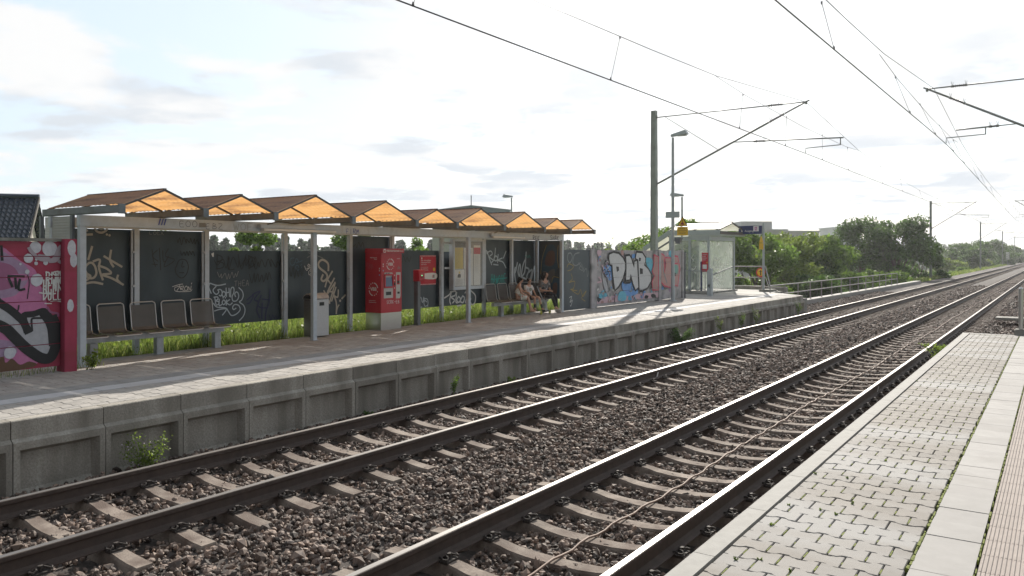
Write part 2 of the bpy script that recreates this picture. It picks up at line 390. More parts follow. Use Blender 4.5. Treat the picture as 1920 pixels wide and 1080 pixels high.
# ---------------------------------------------------------------- platform walls
def wall_panel_mesh(y0, L, sgn=1):
    m = MB(); e = .005; a, b = y0 + e, y0 + L - e; X = LE
    m.prism([(X, .36), (X, PZ - .012), (X - .012, PZ), (X - .15, PZ), (X - .15, .2), (X - .15, .1), (X + .05, .1), (X + .05, .31)], a, b) if False else None
    # upper band with coping
    m.prism([(X, .355), (X, PZ - .01), (X - .01, PZ), (X - .158, PZ), (X - .158, .3), (X + .05, .3), (X + .05, .32)], a, b)
    # frame round the recess
    fx, bx, rx = X + .05, X - .16, X - .05
    m.box(bx, fx, a, b, .24, .3); m.box(bx, fx, a, a + .06, -.45, .24); m.box(bx, fx, b - .06, b, -.45, .24)
    c0, c1, d0, d1 = a + .06, b - .06, a + .115, b - .115
    m.face([(rx, d0, .19), (rx, d1, .19), (rx, d1, -.2), (rx, d0, -.2)])
    m.face([(fx, c0, .24), (fx, c1, .24), (rx, d1, .19), (rx, d0, .19)])
    m.face([(rx, d0, -.2), (rx, d1, -.2), (fx, c1, -.36), (fx, c0, -.36)])
    m.face([(fx, c0, -.36), (fx, c0, .24), (rx, d0, .19), (rx, d0, -.2)])
    m.face([(fx, c1, .24), (fx, c1, -.36), (rx, d1, -.2), (rx, d1, .19)])
    return m
rw = thing('platform_wall', 'grey precast concrete wall of recessed panels along the far platform edge', 'wall', (LE, 0, 0))
conc_w = M('wall_concrete', (.42, .39, .34), .92, 0, .45, 38, .9, 70, grime_or_light=((.17, .155, .13), 2.6, .40, .70, (1, 1, .22)), objvar=.12)
k0 = -4
proto = None
for k in range(-4, 33):
    y0 = 3.93 - 4 * 0 + (k) * .985
    if y0 + .985 > PEND + .1: break
    if proto is None:
        proto = wall_panel_mesh(y0, .985).build('wall_panel', conc_w, rw); py = y0
    else:
        o = proto.copy(); col.objects.link(o); o.location = (rnd.uniform(-.004, .004), y0 - py, rnd.uniform(-.003, .003))
yend = y0 if y0 + .985 > PEND else y0 + .985
m = MB(); m.box(LE - .16, LE + .05, yend + .005, yend + .45, -.5, .42); m.build('end_block', conc, rw)
# backing fill under the platform surfaces
m = MB(); m.prism([(LE - .1, -.5), (LE - .1, .50), (-13.35, .50), (-13.35, -.5)], -8, yend)
m.face([(-9.2, yend + .001, .505), (-13.3, yend + .001, .505), (-13.8, 39.6, .505), (-11.5, 39.6, .505), (-10.9, 37.6, .505)])
m.prism([(-11.3, -.5), (-11.3, .5), (-15.2, .5), (-15.2, -.5)], yend + .002, 40.2)
struct(m.build('platform_base', conc))
rwr = MB(); rwr.prism([(RE, PZ - .01), (RE + .01, PZ), (RE + .145, PZ), (RE + .145, -.5), (RE + .05, -.5), (RE + .05, .3), (RE, .33)], -8, REND)
# near platform coping as separate kerb stones
kw = thing('platform_kerb', 'pale concrete coping stones along the near platform edge', 'kerb', (RE, 0, PZ)); y = -1.5; pr = None
while y < REND - .5:
    if pr is None:
        m = MB(); m.prism([(RE, PZ - .01), (RE + .01, PZ), (RE + .138, PZ), (RE + .138, -.5), (RE + .06, -.5), (RE + .06, .3), (RE, .34)], y + .003, y + .994); pr = m.build('coping_stone', conc_l, kw); pry = y
    else:
        o = pr.copy(); col.objects.link(o); o.location.y = y - pry
    y += .997
m = MB(); m.box(RE, 6, REND - .02, REND + .14, -.5, PZ); m.build('end_stone', conc_l, kw)
m = MB(); m.box(RE + .14, 6, -8, REND - .021, -.5, PZ - .03); struct(m.build('platform_base', M('joint_sand', (.07, .062, .045), .95, 0, .4, 30, .5, 60, c2=(.035, .04, .02), grime_or_light=((.10, .15, .02), 1.4, .5, .62))))
# ---------------------------------------------------------------- interlocking pavers
def pavers(name, x0, x1, y0, y1, z, mat, px=.205, py=.165, gap=.0065, amp=.013, jit=.0025, skip=None, flip=False):
    A = []; Bq = []
    nrow = int((y1 - y0) / py); ncol = int((x1 - x0) / px) + 2
    sx = np.array([0, .25, .38, .62, .75, 1.0]); wv = np.array([1, 1, -1, -1, 1, 1]) * amp
    V = []; Q = []; nv = 0
    for j in range(nrow):
        off = (j % 2) * px / 2
        for i in range(-1, ncol):
            a = x0 + i * px + off - px / 2; b = a + px
            ca, cb = max(a, x0), min(b, x1)
            if cb - ca < .03: continue
            if skip and skip((ca + cb) / 2, y0 + (j + .5) * py): continue
            xs = ca + sx * (cb - ca)
            # wave evaluated on the full stone so clipped ones still fit
            rel = np.clip((xs - a) / px, 0, 1); wq = np.interp(rel, sx, wv)
            bot = y0 + j * py - wq; top = y0 + (j + 1) * py + wq
            g = gap / 2; dz = nr.uniform(-jit, jit); tx, ty = nr.uniform(-.006, .006, 2)
            cxx, cyy = (ca + cb) / 2, y0 + (j + .5) * py
            xo = np.clip(xs, ca + g, cb - g); xi = np.clip(xs, ca + g + .004, cb - g - .004)
            for (XX, e, zz) in ((xo, g, z - .035), (xo, g, z - .005), (xi, g + .004, z)):
                for x, yb in zip(XX, bot + e): V.append((x, yb, zz + dz + tx * (x - cxx) + ty * (yb - cyy)))
                for x, yt in zip(XX[::-1], (top - e)[::-1]): V.append((x, yt, zz + dz + tx * (x - cxx) + ty * (yt - cyy)))
            for lv in (0, 1):
                for q in range(12):
                    r = (q + 1) % 12; o = nv + lv * 12
                    Q.append((o + q, o + r, o + 12 + r, o + 12 + q))
            o = nv + 24
            for q in range(5): Q.append((o + q, o + q + 1, o + 10 - q, o + 11 - q))
            nv += 36
    ob = np_mesh(name, V, Q, mat); return ob
pav_r = M('paver_grey', (.185, .167, .147), .8, 0, .16, 10, .35, 220, island=.12, grime_or_light=((.245, .238, .23), .8, .47, .60, (.35, 1.5, 1)), grot=-.75)  # pale diagonal bands imitate reflected light, put into the paver colour
pav_l = M('paver_sand', (.34, .32, .295), .85, 0, .2, 8, .3, 120, island=.12, grime_or_light=((.24, .21, .19), 1.3, .5, .75))
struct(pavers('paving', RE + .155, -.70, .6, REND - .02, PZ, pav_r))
struct(pavers('paving', LE - 1.09, LE - .165, -1.5, yend, PZ, pav_l))
struct(pavers('paving', -13.3, -10.86, -1.5, yend, PZ, pav_l, amp=.008))
m = MB()
def slabs(m, x0, x1, y0, y1, dy, z, g=.004, jit=.002, dx=None):
    y = y0
    while y < y1 - .02:
        x = x0
        while x < x1 - .02:
            xe = min(x + (dx or 99), x1); dz = rnd.uniform(-jit, jit); ye = min(y + dy, y1)
            m.hexa([(x + g / 2, y + g / 2, z - .04), (xe - g / 2, y + g / 2, z - .04), (xe - g / 2, ye - g / 2, z - .04), (x + g / 2, ye - g / 2, z - .04)],
                   [(x + g / 2, y + g / 2, z + dz), (xe - g / 2, y + g / 2, z + dz), (xe - g / 2, ye - g / 2, z + dz), (x + g / 2, ye - g / 2, z + dz)])
            x = xe
        y += dy
slab_pale = M('slab_pale', (.43, .43, .44), .8, 0, .15, 5, .2, 200, grime_or_light=((.32, .31, .30), 1.2, .45, .7))
slabm = M('slab_concrete', (.275, .265, .255), .78, 0, .14, 7, .25, 260, island=.08, grime_or_light=((.21, .20, .19), 2.2, .5, .8))
slabs(m, -.688, -.385, .6, REND - .03, .333, PZ); m2 = MB(); slabs(m2, -10.50, -10.175, -1.5, yend, .333, PZ, dx=.33); struct(m2.build('slab_strip', slab_pale))
slabs(m, .32, 5.5, -2, REND - .03, .333, PZ, dx=.333)
struct(m.build('slab_strip', slabm))
# moss in the long joint beside the slabs
mossm = M('moss', (.20, .24, .03), .95, 0, .5, 40, .8, 90, c2=(.09, .10, .03))
m = MB()
for xj in (-.694, -.379):
    y = .8
    while y < REND - .1:
        L_ = rnd.uniform(.03, .12); wd = rnd.uniform(.006, .014) * (1.25 if xj < -.5 else .8); cx = xj + rnd.uniform(-.003, .003)
        m.hexa([(cx - wd, y, PZ - .02), (cx + wd, y + rnd.uniform(-.01, .01), PZ - .02), (cx + wd, y + L_, PZ - .02), (cx - wd, y + L_, PZ - .02)],
               [(cx - wd * .5, y + .01, PZ + rnd.uniform(.001, .008)), (cx + wd * .6, y + .01, PZ + .003), (cx + wd * .4, y + L_ - .01, PZ + rnd.uniform(.001, .006)), (cx - wd * .5, y + L_ - .01, PZ + .003)])
        y += L_ * rnd.uniform(.7, 1.3) + (rnd.random() < .15) * .1
# moss specks in the paver joints
for _ in range(1500):
    j = rnd.randrange(4, 118); off = (j % 2) * .1025; i = rnd.randrange(0, 5)
    x = RE + .155 + i * .205 + off + .1025; yb = .6 + j * .165
    if x > -.72: continue
    s = rnd.uniform(.0025, .0045); l0 = rnd.uniform(.02, .07); L_ = rnd.uniform(.03, .08)
    if yb + l0 + L_ > REND: continue
    m.box(x - s, x + s, yb + l0, yb + l0 + L_, PZ - .02, PZ - .003 + rnd.uniform(0, .004))
tag(m.build('joint_moss', mossm), 'yellow green moss growing in the joints of the near platform', 'moss', kind='stuff')
# ribbed guidance plates
ribm = M('tactile_concrete', (.30, .255, .23), .8, 0, .16, 9, .3, 160, island=.05)
m = MB(); y = .6
while y < REND - .1:
    ye = min(y + .297, REND - .03); m.box(-.37, .315, y, ye, PZ - .04, PZ - .004)
    for k in range(31):
        x = -.366 + k * .022; m.prism([(x, PZ - .004), (x + .004, PZ + .001), (x + .0105, PZ + .001), (x + .0145, PZ - .004)], y + .003, ye - .003)
    y += .3
struct(m.build('tactile_strip', ribm))
m = MB(); y = -1.5
while y < yend - .3:
    m.box(-10.85, -10.51, y, y + .297, PZ - .04, PZ - .002)
    if y > 1:
        for k in range(14): x = -10.845 + k * .024; m.prism([(x, PZ - .002), (x + .004, PZ + .003), (x + .012, PZ + .003), (x + .016, PZ - .002)], y + .003, y + .294)
    y += .3
struct(m.build('tactile_strip', slabm))
# end area of the far platform
m = MB(); m.face([(-9.25, yend, PZ), (-9.08, yend, PZ), (-10.9, 37.4, PZ), (-11.45, 40, PZ), (-15.1, 40.2, PZ), (-15.1, 30.5, PZ), (-13.3, 30.5, PZ), (-13.3, yend, PZ)])
struct(m.build('platform_paving', conc_l))
# ---------------------------------------------------------------- paint, lettering
def pmat(name, c, rough=.6, c2=None, var=.12): return M(name, c, rough, 0, var, 14, c2=c2)
white_p = pmat('white_paint', (.62, .62, .60)); beige_p = pmat('beige_paint', (.42, .39, .33)); lblue_p = pmat('pale_blue_paint', (.42, .50, .56))
dark_p = pmat('dark_marker', (.014, .017, .018)); navy_p = pmat('navy_paint', (.018, .026, .075)); teal_p = pmat('teal_paint', (.03, .38, .34))
yel_p = pmat('ochre_paint', (.38, .26, .04)); grey_p = pmat('grey_paint', (.22, .23, .23)); blk_p = pmat('black_paint', (.012, .012, .014)); blue_p = pmat('blue_marker', (.03, .06, .35)); steelb_p = pmat('blue_grey_paint', (.07, .14, .2))
def smooth(pts, closed=False, k=5):
    if len(pts) < 3: return pts
    P = [pts[-1]] + list(pts) + [pts[0], pts[1]] if closed else [pts[0]] + list(pts) + [pts[-1]]
    out = []
    for i in range(1, len(P) - 2):
        p0, p1, p2, p3 = P[i - 1:i + 3]
        for j in range(k):
            t = j / k
            out.append(tuple(.5 * ((2 * b) + (-a + c) * t + (2 * a - 5 * b + 4 * c - d) * t * t + (-a + 3 * b - 3 * c + d) * t ** 3) for a, b, c, d in zip(p0, p1, p2, p3)))
    if not closed: out.append(tuple(pts[-1]))
    return out
LIFT = [0]
class Paint:
    """flat paint layers on a vertical plane; local (a, z) with a along the wall"""
    def __init__(s, plane, pos, name='graffiti'):
        s.pl, s.pos, s.mb, s.mats, s.n = plane, pos, MB(), [], 0
    def P(s, a, z, h=0): return (s.pos + h, a, z) if s.pl == 'X' else (a, s.pos - h, z)
    def mi(s, m):
        if m not in s.mats: s.mats.append(m)
        return s.mats.index(m)
    def px(s, pts, org, sc_):                   # zoom-crop pixels -> wall coordinates
        f = onX if s.pl == 'X' else onY; out = []
        for x, y in pts:
            q = f(org[0] + x / sc_, org[1] + y / sc_, s.pos); out.append((q[1], q[2]) if s.pl == 'X' else (q[0], q[2]))
        return out
    def stroke(s, pts, w_, mat, sm=True, taper=False):
        if sm: pts = smooth(pts)
        s.n += 1; h = .0012 + .00035 * s.n; mi = s.mi(mat); L_ = []; n = len(pts)
        for i, p in enumerate(pts):
            a = pts[max(i - 1, 0)]; b = pts[min(i + 1, n - 1)]; d = Vector((b[0] - a[0], b[1] - a[1]))
            if d.length < 1e-6: d = Vector((1, 0))
            d.normalize(); nn = Vector((-d.y, d.x)) * w_ / 2 * ((.5 + .5 * math.sin(math.pi * i / (n - 1))) if taper else 1)
            e = Vector((0, 0))
            if i == 0: e = -d * w_ * .3
            if i == n - 1: e = d * w_ * .3
            q = Vector(p) + e; L_.append((q + nn, q - nn))
        for i in range(n - 1):
            hh = h + .00008 * i
            (a, b), (c, d) = L_[i], L_[i + 1]; s.mb.face([s.P(*a, hh), s.P(*b, hh), s.P(*d, hh), s.P(*c, hh)], mi)
    def poly(s, pts, mat, sm=False, k=4):
        if sm: pts = smooth(pts, True, k)
        s.n += 1; h = .0012 + .00035 * s.n; s.mb.face([s.P(a, z, h) for a, z in pts], s.mi(mat))
    def disc(s, c, r, mat, ry=None, wob=.06):
        s.poly([(c[0] + r * math.cos(t) * (1 + rnd.uniform(-wob, wob)), c[1] + (ry or r) * math.sin(t) * (1 + rnd.uniform(-wob, wob))) for t in [i * math.tau / 18 for i in range(18)]], mat)
    def build(s, parent, name='graffiti', cuts=None, gap=.006, cutmin=None):
        if not s.mb.f: return
        o = s.mb.build(name, s.mats, parent)
        if cuts or cutmin is not None:
            me = o.data; bm = bmesh.new(); bm.from_mesh(me); oz = ORG[o.name].z
            for z in cuts or []:
                for q in (z - gap, z + gap):
                    bmesh.ops.bisect_plane(bm, geom=bm.verts[:] + bm.edges[:] + bm.faces[:], plane_co=(0, 0, q - oz), plane_no=(0, 0, 1))
                bmesh.ops.delete(bm, geom=[f for f in bm.faces if abs(f.calc_center_median().z + oz - z) < gap * .98], context='FACES')
            for (ax, val, sgn) in cutmin or []:
                no = [0, 0, 0]; no[ax] = sgn; co = [0, 0, 0]; co[ax] = val - ORG[o.name][ax]
                bmesh.ops.bisect_plane(bm, geom=bm.verts[:] + bm.edges[:] + bm.faces[:], plane_co=co, plane_no=no, clear_outer=True)
            bm.to_mesh(me); bm.free()
        return o
GL = {'A': ['0,0 .35,1 .5,1 .8,0', '.1,.35 .75,.4'], 'B': ['.1,0 .15,1', '.1,1 .6,.85 .55,.6 .15,.52 .75,.4 .7,.1 .05,0'], 'C': ['.8,.85 .4,1 .1,.6 .2,.1 .8,.1'], 'D': ['.1,0 .1,1', '.0,1 .7,.8 .8,.35 .1,0'],
      'E': ['.7,1 .1,.95 .1,.05 .75,0', '.1,.5 .6,.55'], 'F': ['.1,0 .12,1 .8,1', '.1,.5 .6,.55'], 'G': ['.8,.85 .3,1 .05,.5 .3,0 .8,.15 .75,.5 .45,.45'], 'H': ['.1,0 .15,1', '.7,0 .75,1', '.1,.5 .75,.55'],
      'I': ['.3,0 .35,1'], 'J': ['.7,1 .65,.2 .3,0 .05,.2'], 'K': ['.1,0 .12,1', '.75,1 .15,.5 .85,0'], 'L': ['.12,1 .1,.05 .8,0'], 'M': ['0,0 .15,1 .4,.35 .7,1 .85,0'], 'N': ['.05,0 .15,1 .65,.05 .75,1'],
      'O': ['.4,1 .05,.6 .2,.05 .7,.1 .8,.65 .4,1'], 'P': ['.1,0 .12,1', '.0,.95 .7,.9 .7,.55 .12,.48'], 'R': ['.1,0 .12,1', '.0,.95 .7,.9 .65,.55 .12,.5 .8,0'], 'S': ['.75,.9 .3,1 .1,.7 .7,.35 .5,0 .05,.1'],
      'T': ['0,.95 .85,1', '.45,1 .4,0'], 'U': ['.1,1 .1,.15 .4,0 .7,.2 .75,1'], 'V': ['0,1 .35,0 .8,1'], 'W': ['0,1 .2,0 .42,.7 .62,0 .9,1'], 'X': ['0,0 .8,1', '0,1 .8,0'], 'Y': ['0,1 .4,.5', '.85,1 .25,0'],
      'Z': ['.05,1 .8,.95 .1,.1 .85,0'], 'Ö': ['.4,.8 .1,.5 .2,.05 .7,.1 .75,.6 .4,.8', '.25,1.05 .27,1.1', '.6,1.05 .62,1.1'], '0': ['.4,1 .05,.5 .4,0 .75,.5 .4,1'], '1': ['.1,.75 .4,1 .35,0'], '2': ['.05,.8 .4,1 .7,.7 .05,0 .8,.05'],
      '3': ['.1,.95 .6,.95 .6,.6 .3,.55 .7,.4 .5,0 .05,.1'], '4': ['.5,0 .6,1 0,.4 .85,.4'], '7': ['.05,1 .75,1 .3,0', '.2,.5 .65,.5'], '8': ['.4,.55 .1,.8 .4,1 .7,.8 .4,.55 .05,.2 .4,0 .75,.2 .4,.55'], '!': ['.3,1 .25,.35', '.22,.05 .24,.0'], '*': ['.1,.9 .6,.5', '.1,.5 .6,.9', '.35,1 .35,.4'], '.': ['.1,0 .14,.02'], '-': ['.1,.5 .7,.5']}
def tag_text(p, text, a, z, h, mat, w_, wx=.62, slant=0., jit=.05, dz=0., dirn=1):
    """hand written tag: a, z = lower left corner, h = letter height"""
    for i, ch in enumerate(text):
        if ch in GL:
            jx, jz, sk = rnd.uniform(-jit, jit), rnd.uniform(-jit, jit), rnd.uniform(.9, 1.12)
            for st in GL[ch]:
                pts = [tuple(float(q) for q in t.split(',')) for t in st.split()]
                p.stroke([(a + dirn * h * ((x + jx) * wx * sk + slant * y), z + dz * i + h * (y * sk + jz)) for x, y in pts], w_, mat, sm=len(pts) > 2)
        a += dirn * h * wx * 1.12
def scrawl(p, a, z, wd, h, mat, w_, n=9):
    pts = [(a + wd * i / n + rnd.uniform(-.04, .04) * wd, z + h * (rnd.uniform(0, .35) if i % 2 else rnd.uniform(.65, 1))) for i in range(n + 1)]
    p.stroke(pts, w_, mat)
def text(s, loc, size, face, mat, parent, name='lettering', align='LEFT', sx=1., bold=0.):
    cu = bpy.data.curves.new(name, 'FONT'); cu.body = s; cu.size = size; cu.align_x = align; cu.align_y = 'CENTER'; cu.resolution_u = 2; cu.extrude = .0006; cu.offset = bold
    t = bpy.data.objects.new(name, cu); col.objects.link(t); bpy.context.view_layer.update()
    me = bpy.data.meshes.new_from_object(t.evaluated_get(bpy.context.evaluated_depsgraph_get())); bpy.data.objects.remove(t)
    bs = {'+X': Matrix(((0, 0, 1), (1, 0, 0), (0, 1, 0))), '-Y': Matrix(((1, 0, 0), (0, 0, -1), (0, 1, 0)))}[face].to_4x4()
    me.transform(Matrix.Translation(Vector(loc) - ORG.get(parent.name, Vector())) @ bs @ Matrix.Scale(sx, 4, (1, 0, 0)))
    me.materials.clear(); me.materials.append(mat)
    o = bpy.data.objects.new(name, me); col.objects.link(o); o.parent = parent; ORG[o.name] = ORG.get(parent.name, Vector()); return o
# ---------------------------------------------------------------- the shelter
G = [6.48, 7.89, 9.30, 11.19, 13.07, 14.48, 16.38, 18.27, 19.66, 21.08]
XF, XB, RX0, RX1 = -12.60, -13.5, -11.5, -13.75
def roof_mat():
    m = M('amber_roof_sheet', (.72, .43, .19), .6, 0, .3, 3, .2, 30, c2=(.60, .31, .11), stretch=(.6, 6, .6), grime_or_light=((.20, .10, .06), 2.0, .5, .75, (.5, 3, 1)))
    nt = m.node_tree; N = nt.nodes; L = nt.links
    # corrugated sheet: weathered brown top coat, clear amber below
    g = N.new('ShaderNodeNewGeometry'); t = N.new('ShaderNodeBsdfTranslucent'); d = N['Principled BSDF']
    b = d.inputs['Base Color'].links[0].from_socket
    top = N.new('ShaderNodeMix'); top.data_type = 'RGBA'; sep = N.new('ShaderNodeSeparateXYZ'); L.new(g.outputs['True Normal'], sep.inputs[0])
    d.inputs['Base Color'].default_value = (.1, .06, .05, 1)
    for l in list(d.inputs['Base Color'].links): L.remove(l)
    mr = N.new('ShaderNodeMapRange'); L.new(sep.outputs[2], mr.inputs[0]); mr.inputs[1].default_value = -.2; mr.inputs[2].default_value = .2
    L.new(mr.outputs[0], top.inputs[0]); L.new(b, top.inputs[6]); top.inputs[7].default_value = (.13, .075, .055, 1)
    L.new(top.outputs[2], d.inputs['Base Color']); L.new(b, t.inputs[0])
    gl = N.new('ShaderNodeVectorMath'); gl.operation = 'SCALE'; L.new(b, gl.inputs[0]); gl.inputs[3].default_value = 1.0; L.new(gl.outputs[0], t.inputs[0])
    ms = N.new('ShaderNodeMixShader'); ms.inputs[0].default_value = .55; L.new(d.outputs[0], ms.inputs[1]); L.new(t.outputs[0], ms.inputs[2]); L.new(ms.outputs[0], N['Material Output'].inputs[0])
    return m
amber = roof_mat()
framed = M('dark_frame', (.10, .085, .075), .6, .1, .3, 12)
gut_m = M('grey_blue_steel', (.17, .19, .205), .5, .25, .25, 9, .04, grime_or_light=((.09, .09, .09), 3, .5, .8))
SH = thing('station_shelter', 'long open platform shelter with amber zigzag roofs, grey posts and dark graffiti panels', 'shelter', ((XF + XB) / 2, (G[0] + G[-1]) / 2, PZ))
def post(x, y, z1=2.75, s=.1, d=.085, z0=PZ, m_=steel_l):
    m = MB()
    m.box(x - d / 2, x + d / 2, y - s / 2, y + s / 2, z0, z1); m.box(x - d / 2 - .03, x + d / 2 + .03, y - s / 2 - .02, y + s / 2 + .02, z0, z0 + .012)
    for zz in (z0 + .22, z1 - .08): m.lathe((x + d / 2, y, zz), [(.012, 0), (.012, .008)], 8, (1, 0, 0))
    return m.build('post', m_, SH, bevel=.003)
for i in (0, 3, 6, 9): post(XF, G[i])
for i in range(10):
    if i in (0,): continue
    post(XB, G[i], 2.75, .095)
    m = MB(); y = G[i] - .085                      # slim clamp rail beside each rear post
    m.box(XB + .0, XB + .03, y - .016, y + .016, .98, 2.73)
    for zz in (1.15, 1.75, 2.35): m.lathe((XB + .03, y + .02, zz), [(.026, 0), (.026, .012), (.018, .018)], 10, (1, 0, 0))
    m.build('clamp_rail', steel, SH)
post(XB, G[0], 2.75, .08)
for x in (XF, XB):
    m = MB(); m.box(x - .045, x + .045, G[0] - .06, G[-1] + .06, 2.752, 2.925); m.build('beam', steel_l, SH, bevel=.004)
m = MB(); m.box(XB + .05, XF - .05, G[-1] - .04, G[-1] + .04, 2.755, 2.90); m.build('end_beam', steel, SH)
for i, g in enumerate(G):
    m = MB(); a = .038
    m.prism([(g - a, 3.045), (g - a, 2.945), (g - a + .012, 2.93), (g + a - .012, 2.93), (g + a, 2.945), (g + a, 3.045), (g + a - .006, 3.045), (g + a - .006, 2.96), (g - a + .006, 2.96), (g - a + .006, 3.045)], RX1 - .03, RX0 + .05, axis='x')
    m.box(RX0 + .02, RX0 + .06, g - .048, g + .048, 2.915, 3.06)
    m.build('gutter', gut_m, SH, bevel=0)
TAN = math.tan(R(21.5))
for i in range(9):
    a, b = G[i], G[i + 1]; mid = (a + b) / 2; ha = (b - a) / 2 - .03; zr = 3.045 + ha * TAN
    fr = MB()
    for s, e in ((a + .03, 1), (b - .03, -1)):
        for x in (RX0 + .02, -12.64, RX1):
            fr.bar((x, s, 3.04), (x, mid, zr), .022, .032)
    fr.bar((RX0 + .03, mid, zr + .02), (RX1, mid, zr + .02), .05, .014)
    fo = fr.build('roof_frame', framed, SH)
    for (x0, x1) in ((RX0 + .005, -12.63), (-12.65, RX1 - .01)):
        for s in (a + .028, b - .028):
            m = MB(); n = 18; T = []; B_ = []
            V = []
            for j in range(n + 1):
                x = x0 + (x1 - x0) * j / n; wz = .006 * (1 if j % 2 else -1)
                for t in (0, .5, 1):
                    y = s + (mid - s) * t; z = 3.052 + (zr - 3.04) * t + wz + .018 * math.sin(math.pi * t) * 0
                    V += [(x, y, z + .012)]
            base = len(m.v); m.v += V + [(x, y, z - .006) for x, y, z in V]; q = len(V)
            for j in range(n):
                for t in (0, 1):
                    k = base + j * 3 + t; m.f.append((k, k + 1, k + 4, k + 3)); m.m.append(0)
            o = m.build('roof_panel', amber, SH)
    fo['label'] = None if False else 'dark frame of one amber roof gable'
    del fo['label']
# rear panels
TR, W3 = 1.35, (XB - .062)
panels = []
LOW = {2, 3, 5, 6}
for i in range(9):
    zt = 2.385 if i in LOW else 2.745
    m = MB(); m.box(W3 - .012, W3, G[i] + .004, G[i + 1] - .004, .93, zt)
    if i in (5,): m.box(W3 - .02, W3 + .012, G[i] + .05, G[i + 1] - .05, zt + .002, zt + .03)
    o = m.build('rear_panel', panel, SH); panels.append(o)
PP = [Paint('X', W3) for _ in range(9)]
O1, O3, O4, O5 = (0, 340), (360, 340), (380, 420), (760, 370)
def ln(i, org, s, pts, w_, mat, sm=True, taper=False): PP[i].stroke(PP[i].px(pts, org, s), w_, mat, sm, taper)
# first bay: large beige tag
for pts in ([(690, 490), (676, 540), (662, 585)], [(668, 612), (642, 640), (640, 690), (662, 722), (700, 724), (722, 690), (712, 640), (690, 612), (668, 612)],
            [(634, 655), (650, 690), (678, 712), (650, 740), (634, 738)], [(700, 600), (748, 588), (742, 650), (770, 738)], [(738, 632), (800, 655), (832, 690), (765, 700), (840, 728), (922, 775)],
            [(832, 518), (824, 590), (850, 640)], [(780, 562), (830, 592), (912, 640)], [(634, 768), (700, 757), (768, 770)], [(884, 705), (878, 735), (905, 765)],
            [(708, 338), (722, 372), (762, 385), (798, 365), (800, 340)], [(742, 352), (765, 358), (775, 342)], [(634, 400), (690, 398)], [(640, 340), (650, 372)]):
    ln(0, O1, 4, pts, .038, beige_p)
for c in ((800, 399), (820, 405)): PP[0].disc(PP[0].px([c], O1, 4)[0], .02, beige_p)
# second bay: thin dark scrawls, white tag
for pts in ([(1140, 510), (1150, 600)], [(1180, 515), (1142, 560), (1185, 600)], [(1195, 500), (1205, 665)], [(1220, 520), (1225, 600), (1250, 590)], [(1262, 505), (1240, 560), (1310, 590), (1230, 640), (1262, 560)],
            [(1140, 620), (1180, 625)], [(1155, 605), (1165, 640)], [(1320, 640), (1345, 590), (1390, 590), (1412, 640), (1395, 700), (1360, 725), (1325, 700), (1312, 660), (1320, 640)], [(1345, 685), (1378, 685)], [(1370, 600), (1362, 640), (1380, 640)]):
    ln(1, O1, 4, pts, .016, dark_p)
for pts in ([(1292, 790), (1340, 775), (1370, 770)], [(1310, 795), (1345, 790), (1325, 822), (1350, 828)], [(1345, 775), (1355, 815)], [(1355, 790), (1375, 785), (1370, 800), (1352, 803), (1382, 822)], [(1395, 785), (1380, 805), (1395, 820), (1408, 800), (1395, 785)],
            [(1408, 820), (1412, 790), (1425, 815), (1432, 785)], [(1308, 800), (1320, 825), (1420, 825), (1438, 810)], [(1434, 770), (1437, 762)]): ln(1, O1, 4, pts, .011, white_p)
tag_text(PP[1], 'LOEX', *PP[1].px([(1118, 398)], O1, 4)[0], .06, grey_p, .008, 1.1)
scrawl(PP[1], *PP[1].px([(1325, 480)], O1, 4)[0], .45, .16, dark_p, .012, 13); scrawl(PP[1], *PP[1].px([(1350, 560)], O1, 4)[0], .3, .12, dark_p, .012, 9)
# third bay (low): SJOHN BLOEK
for pts in ([(232, 608), (150, 622), (75, 600)], [(72, 600), (62, 640), (85, 702)], [(135, 632), (106, 665), (112, 692), (138, 712), (162, 690), (152, 668)], [(152, 668), (172, 662), (190, 672), (196, 700), (184, 728), (165, 722)],
            [(207, 682), (195, 708), (205, 735), (225, 728), (228, 695), (207, 682)], [(236, 648), (240, 735)], [(240, 697), (266, 690)], [(265, 650), (271, 736)], [(282, 740), (284, 660), (305, 640), (316, 660), (312, 700), (296, 735), (305, 778), (340, 776), (362, 740), (356, 700), (336, 688), (322, 710), (330, 735)],
            [(120, 738), (132, 812)], [(112, 742), (148, 738), (152, 762), (130, 776), (160, 788), (158, 812), (135, 822)], [(166, 760), (166, 826), (190, 815)], [(207, 770), (195, 795), (210, 817), (228, 795), (218, 772), (207, 770)], [(240, 768), (236, 822)], [(272, 765), (240, 793), (272, 818), (298, 798)],
            [(118, 880), (180, 862), (238, 862), (198, 922)], [(108, 802), (140, 840), (230, 850), (258, 885), (290, 926), (340, 910), (376, 868), (362, 825), (322, 815), (300, 842), (310, 866), (334, 852)], [(364, 644), (398, 680), (408, 725), (392, 770), (370, 790), (410, 822), (426, 870), (410, 930), (368, 978)]):
    ln(2, O4, 5.4, pts, .022, lblue_p)
for c in ((205, 747), (227, 747)): PP[2].disc(PP[2].px([c], O4, 5.4)[0], .014, lblue_p)
for pts in ([(445, 770), (510, 720), (480, 790), (445, 808)], [(500, 715), (580, 680), (520, 760), (560, 790), (545, 870), (575, 950)], [(590, 720), (560, 830), (640, 850)], [(680, 660), (670, 780), (640, 880), (630, 980)], [(600, 760), (680, 770)], [(600, 800), (595, 960)]): ln(2, O4, 5.4, pts, .03, navy_p)
for (x, y, w_, h, n) in ((130, 470, 1.0, .3, 15), (450, 460, .8, .22, 13), (470, 600, .55, .22, 11)): scrawl(PP[2], *PP[2].px([(x, y)], O4, 5.4)[0], w_, h, dark_p, .014, n)
